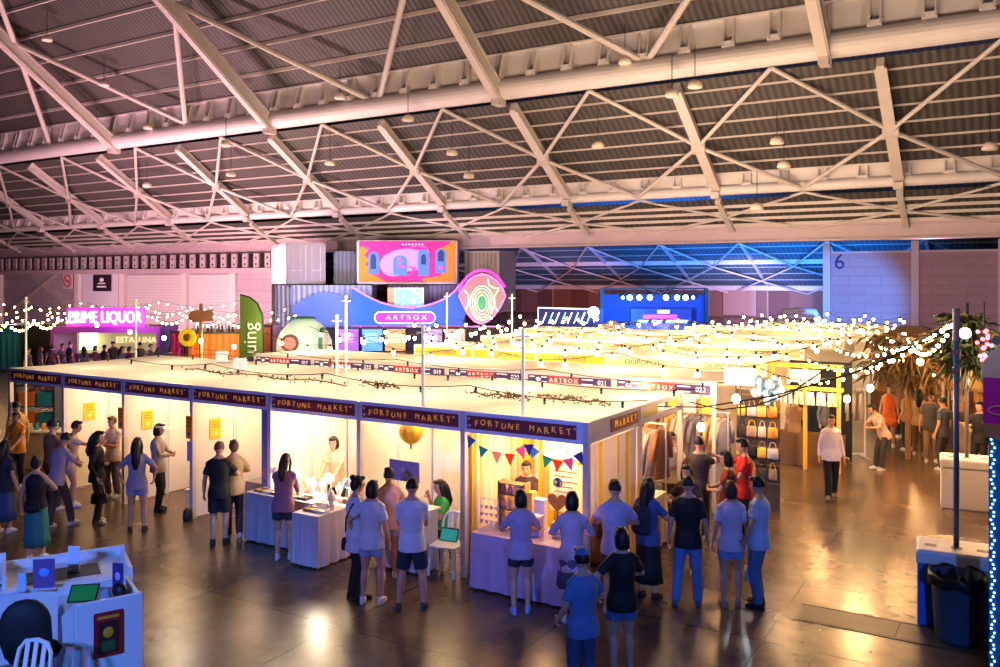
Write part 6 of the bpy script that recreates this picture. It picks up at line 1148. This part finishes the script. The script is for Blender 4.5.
# aisle
pp('person in white shirt and black trousers walking up the aisle', 831, 498, 170, h=1.68, top=('long', (.78, .68, .70)), bottom=('trousers', BLK), hair=('short', 'black'), shoes=(.2, .15, .12), arms=('down', 'down'), feet=((.09, .16), (-.09, -.16)))
pp('person in orange dress far along the right aisle', 889, 447, 150, h=1.64, top=('tank', (.85, .20, .04)), bottom=('mini', (.85, .24, .06)), hair=('bun', 'black'))
pp('person in pale pink top leaning beside the white garment rack', 879, 470, 100, h=1.6, top=('tshirt', (.62, .45, .42)), bottom=('trousers', (.05, .05, .06)), hair=('short', 'black'), lean=.45, arms=('front', 'front'))
pp('person seated before the yellow timber stall', 795, 462, 150, h=1.6, top=('tshirt', (.35, .22, .12)), bottom=('trousers', (.05, .05, .06)), hair=('short', 'black'), fem=False)
pp('person in grey blue top by the yellow timber stall', 826, 456, -160, h=1.66, top=('long', (.25, .28, .40)), bottom=('trousers', BLK), hair=('long', 'black'))
for i, (x, y, a, c, b, nm) in enumerate(((908, 450, 20, (.40, .24, .12), BLK, 'person in tan top leftmost of the group before the brown stall'), (919, 455, -30, (.50, .32, .16), (.2, .12, .06), 'person in ochre top in the group before the brown stall'), (931, 462, 160, (.10, .09, .09), (.35, .22, .14), 'person in dark top and tan trousers in the group before the brown stall'), (943, 470, 30, (.06, .07, .10), (.05, .05, .07), 'person in navy top nearest the blue pole'), (900, 437, 190, (.3, .2, .14), (.06, .05, .05), 'person in brown shirt behind the orange dress'))):
    pp(nm, x, y, a, h=1.62+.03*i, top=('tshirt', c), bottom=('trousers', b), hair=(('short', 'long', 'bun', 'short', 'bob')[i], 'black'), fem=i % 2 == 1)
pp('person in black tee standing right of the two poles', 980, 478, 120, h=1.7, top=('tshirt', BLK), bottom=('trousers', BLK), hair=('short', 'black'), fem=False, arms=('front', 'down'))
# crowd by the liquor bar
arch = []
def crowd(i, px, t, ang):
    g = ground(px, t)
    lab = 'dark clothed person in the crowd before the purple liquor bar'
    if i < 4:
        o = person(lab, g, ang, h=1.7, top=('tshirt', ((.06, .05, .10), (.10, .10, .28), (.14, .05, .14), (.05, .06, .08))[i]), bottom=('trousers', BLK), hair=(('short', 'long', 'bob', 'short')[i], 'black'), fem=bool(i % 2), fine=.03); arch.append(o)
    else: o = copy_tree(arch[i % 4])
    k = random.uniform(.92, 1.04); o.location = g; o.rotation_euler.z = TH + R(ang); o.scale = (k, k, k); o['label'] = lab; o['group'] = 'crowd before the liquor bar'
for i, px in enumerate((28, 40, 52, 62, 70, 84, 95, 104, 113, 122, 129, 140, 150, 158, 170)): crowd(i, px, 36 + (i*37 % 30)/10, (i*67) % 200 - 100)
# ------------------------------------------------------------------ light
def light(kind, loc, e, col, size=.1, target=None, spot=None, sy=None, blend=.6):
    l = bpy.data.lights.new(kind.lower() + '_light', kind); l.energy = e; l.color = col
    if kind == 'AREA':
        l.size = size
        if sy: l.shape = 'RECTANGLE'; l.size_y = sy
    else: l.shadow_soft_size = size
    if kind == 'SPOT': l.spot_size = R(spot); l.spot_blend = blend
    o = bpy.data.objects.new(kind.lower() + '_light', l); COL.objects.link(o); o.location = loc
    if target is not None: o.rotation_euler = (Vector(target)-Vector(loc)).to_track_quat('-Z', 'Y').to_euler()
    return o
WARM = (1, .56, .24); WARM2 = (1, .66, .36); BLU = (.12, .32, 1); VIO = (.5, .35, 1)
# lamps inside the booths
EN = [30, 46, 46, 44, 48, 48, 46]
for i in range(7):
    light('AREA', ((POSTX[i]+POSTX[i+1])/2, .95, 2.34), EN[i], WARM2, 1.6, ((POSTX[i]+POSTX[i+1])/2, .8, 0), sy=1.2)
light('POINT', (-.5, 2.9, 2.1), 55, WARM, .08); light('POINT', (-2.5, 3.0, 2.1), 40, WARM, .08)
for x in (-1.4, .3): light('POINT', (x, 5.2, 2.3), 42, WARM, .07)
light('POINT', (1.3, 6.0, 2.35), 40, WARM, .06); light('POINT', (.6, 5.4, 2.75), 40, (.85, .95, 1), .08)
light('POINT', (1.2, 9.8, 2.25), 70, WARM, .07); light('POINT', (2.9, 9.3, 2.3), 60, WARM, .07)
for x, y, z, e in ((4.6, 9.6, 2.4, 120), (4.5, 13.6, 2.4, 110), (4.2, 18, 2.4, 90), (8.2, 8.8, 2.5, 60), (2.6, 13.0, 2.8, 80), (2.4, 17, 2.8, 80)): light('POINT', (x, y, z), e, WARM, .07)
# added point lights over the rows, casting light for the festoon bulbs
for (y, nm, n) in RN:
    for k in range(3): light('POINT', (-12 + 4.6*k + (y*1.7 % 2.2), y, 3.25), 120, (1, .73, .46), .05)
for k in range(5): light('POINT', (-13 + 3.1*k, 1.0, 3.6), 105, (1, .78, .54), .05); light('POINT', (-12.5 + 3.1*k, 3.0, 3.6), 105, (1, .78, .54), .05)  # added points brighten the front canopy, where the festoons are unlit
# lamps inside rows two and three shining up through the cloth
for y in (7.4, 12, 16.6):
    for k in range(3): light('POINT', (-10.5+4*k, y, 1.9), 45, WARM2, .08)
# blue and violet stage wash from behind the camera
light('SPOT', (9.5, -15.5, 6.5), 4300, (.06, .24, 1), .25, (.7, 1.0, .8), 25, blend=.9)
light('SPOT', (0, -16.5, 6.5), 4400, (.24, .28, 1), .25, (-5.5, 0, 1.2), 50)
light('SPOT', (1.0, -15.8, 6.8), 3600, (.02, .34, 1), .2, at_d(50, 630, 10), 20)
# roof wash: added uplights standing in for light bounced off the market
for x, y, z, e, c in ((-20, 14, 5, 2900, (1, .77, .62)), (-2, 12, 5, 2900, (1, .80, .66)), (-45, 12, 5, 3300, (.92, .66, .78)), (10, 15, 5, 2900, (1, .80, .76)), (-30, 24, 6, 2300, (1, .77, .62)), (-8, 24, 6, 1900, (1, .78, .64))):
    light('SPOT', (x, y, z), e, c, .5, (x-2, y+14, 16), 150, blend=1)
light('SPOT', at_d(640, 318, 78), 30000, (.04, .32, 1), .5, at_d(660, 250, 96), 120, blend=1); light('SPOT', at_d(800, 320, 76), 26000, (.03, .34, 1), .4, at_d(800, 255, 95), 100, blend=1)
light('SPOT', at_d(850, 323, 62), 10500, (.07, .34, 1), .3, at_d(846, 300, 78), 46)
for px, e, c in ((930, 2300, (1, .55, .68)), (100, 5000, (.95, .50, .74)), (10, 5500, (1, .60, .70)), (180, 4500, (1, .72, .58))): light('POINT', at_d(px, 312, 55), e, c, .3)  # added fill points brightening the left and right block walls
light('SPOT', at_d(560, 300, 86), 16000, (1, .40, .36), .3, at_d(550, 308, 109), 70, blend=1); light('SPOT', at_d(750, 302, 86), 14000, (1, .5, .5), .3, at_d(750, 308, 109), 70, blend=1)  # added reddish spots lifting the dark far timber wall
light('SPOT', at_d(400, 335, 47), 2000, (.75, .62, 1), .4, at_d(390, 280, 57), 90, blend=1); light('POINT', at_d(330, 315, 52), 500, (.3, .4, 1), .3); light('POINT', at_d(480, 330, 50), 500, (1, .7, .5), .3)
light('POINT', at_d(30, 306, 71), 1100, (1, .62, .72), .3); light('POINT', at_d(110, 318, 39), 400, (1, .3, .9), .2); light('POINT', at_d(210, 345, 37), 250, (1, .6, .3), .2); light('POINT', at_d(292, 318, 33), 420, (1, .85, .65), .2); light('POINT', at_d(310, 325, 33), 250, (1, .85, .65), .1); light('POINT', (POSTX[4]+1.2, -.1, 1.35), 45, (1, .86, .66), .12); light('POINT', (POSTX[6]+1.1, .5, 1.7), 40, WARM, .06)  # left wall, orange container and mint dome get added fill points
for x, y in ((2.2, 8.5), (3.6, 12), (5.0, 7.5)): light('POINT', (x, y, 2.9), 260, WARM, .08)  # added warm points turning the right aisle floor golden
light('POINT', at_d(962, 255, 8.0), 45, (1, .84, 1), .05); light('SPOT', (9, -13, 5), 2400, (.06, .30, 1), .15, (gb[0]-.3, gb[1], 1), 12)  # the point is added fill for the kiosk's white top
w = bpy.data.worlds.new('hall_air'); SC.world = w; w.use_nodes = True; bg = w.node_tree.nodes['Background']; bg.inputs['Color'].default_value = (.50, .36, .44, 1); bg.inputs['Strength'].default_value = .035
# ------------------------------------------------------------------ camera
cd = bpy.data.cameras.new('camera'); cam = bpy.data.objects.new('camera', cd); COL.objects.link(cam); SC.camera = cam
cd.sensor_width = 36; cd.lens = 36*F/1000; cd.shift_y = -(333.5-HY)/1000; cd.clip_end = 500
cam.location = CAM; cam.rotation_euler = (R(90), 0, TH)
SC.view_settings.view_transform = 'Standard'
SC.view_settings.exposure = 0.14; SC.view_settings.gamma = 0.9
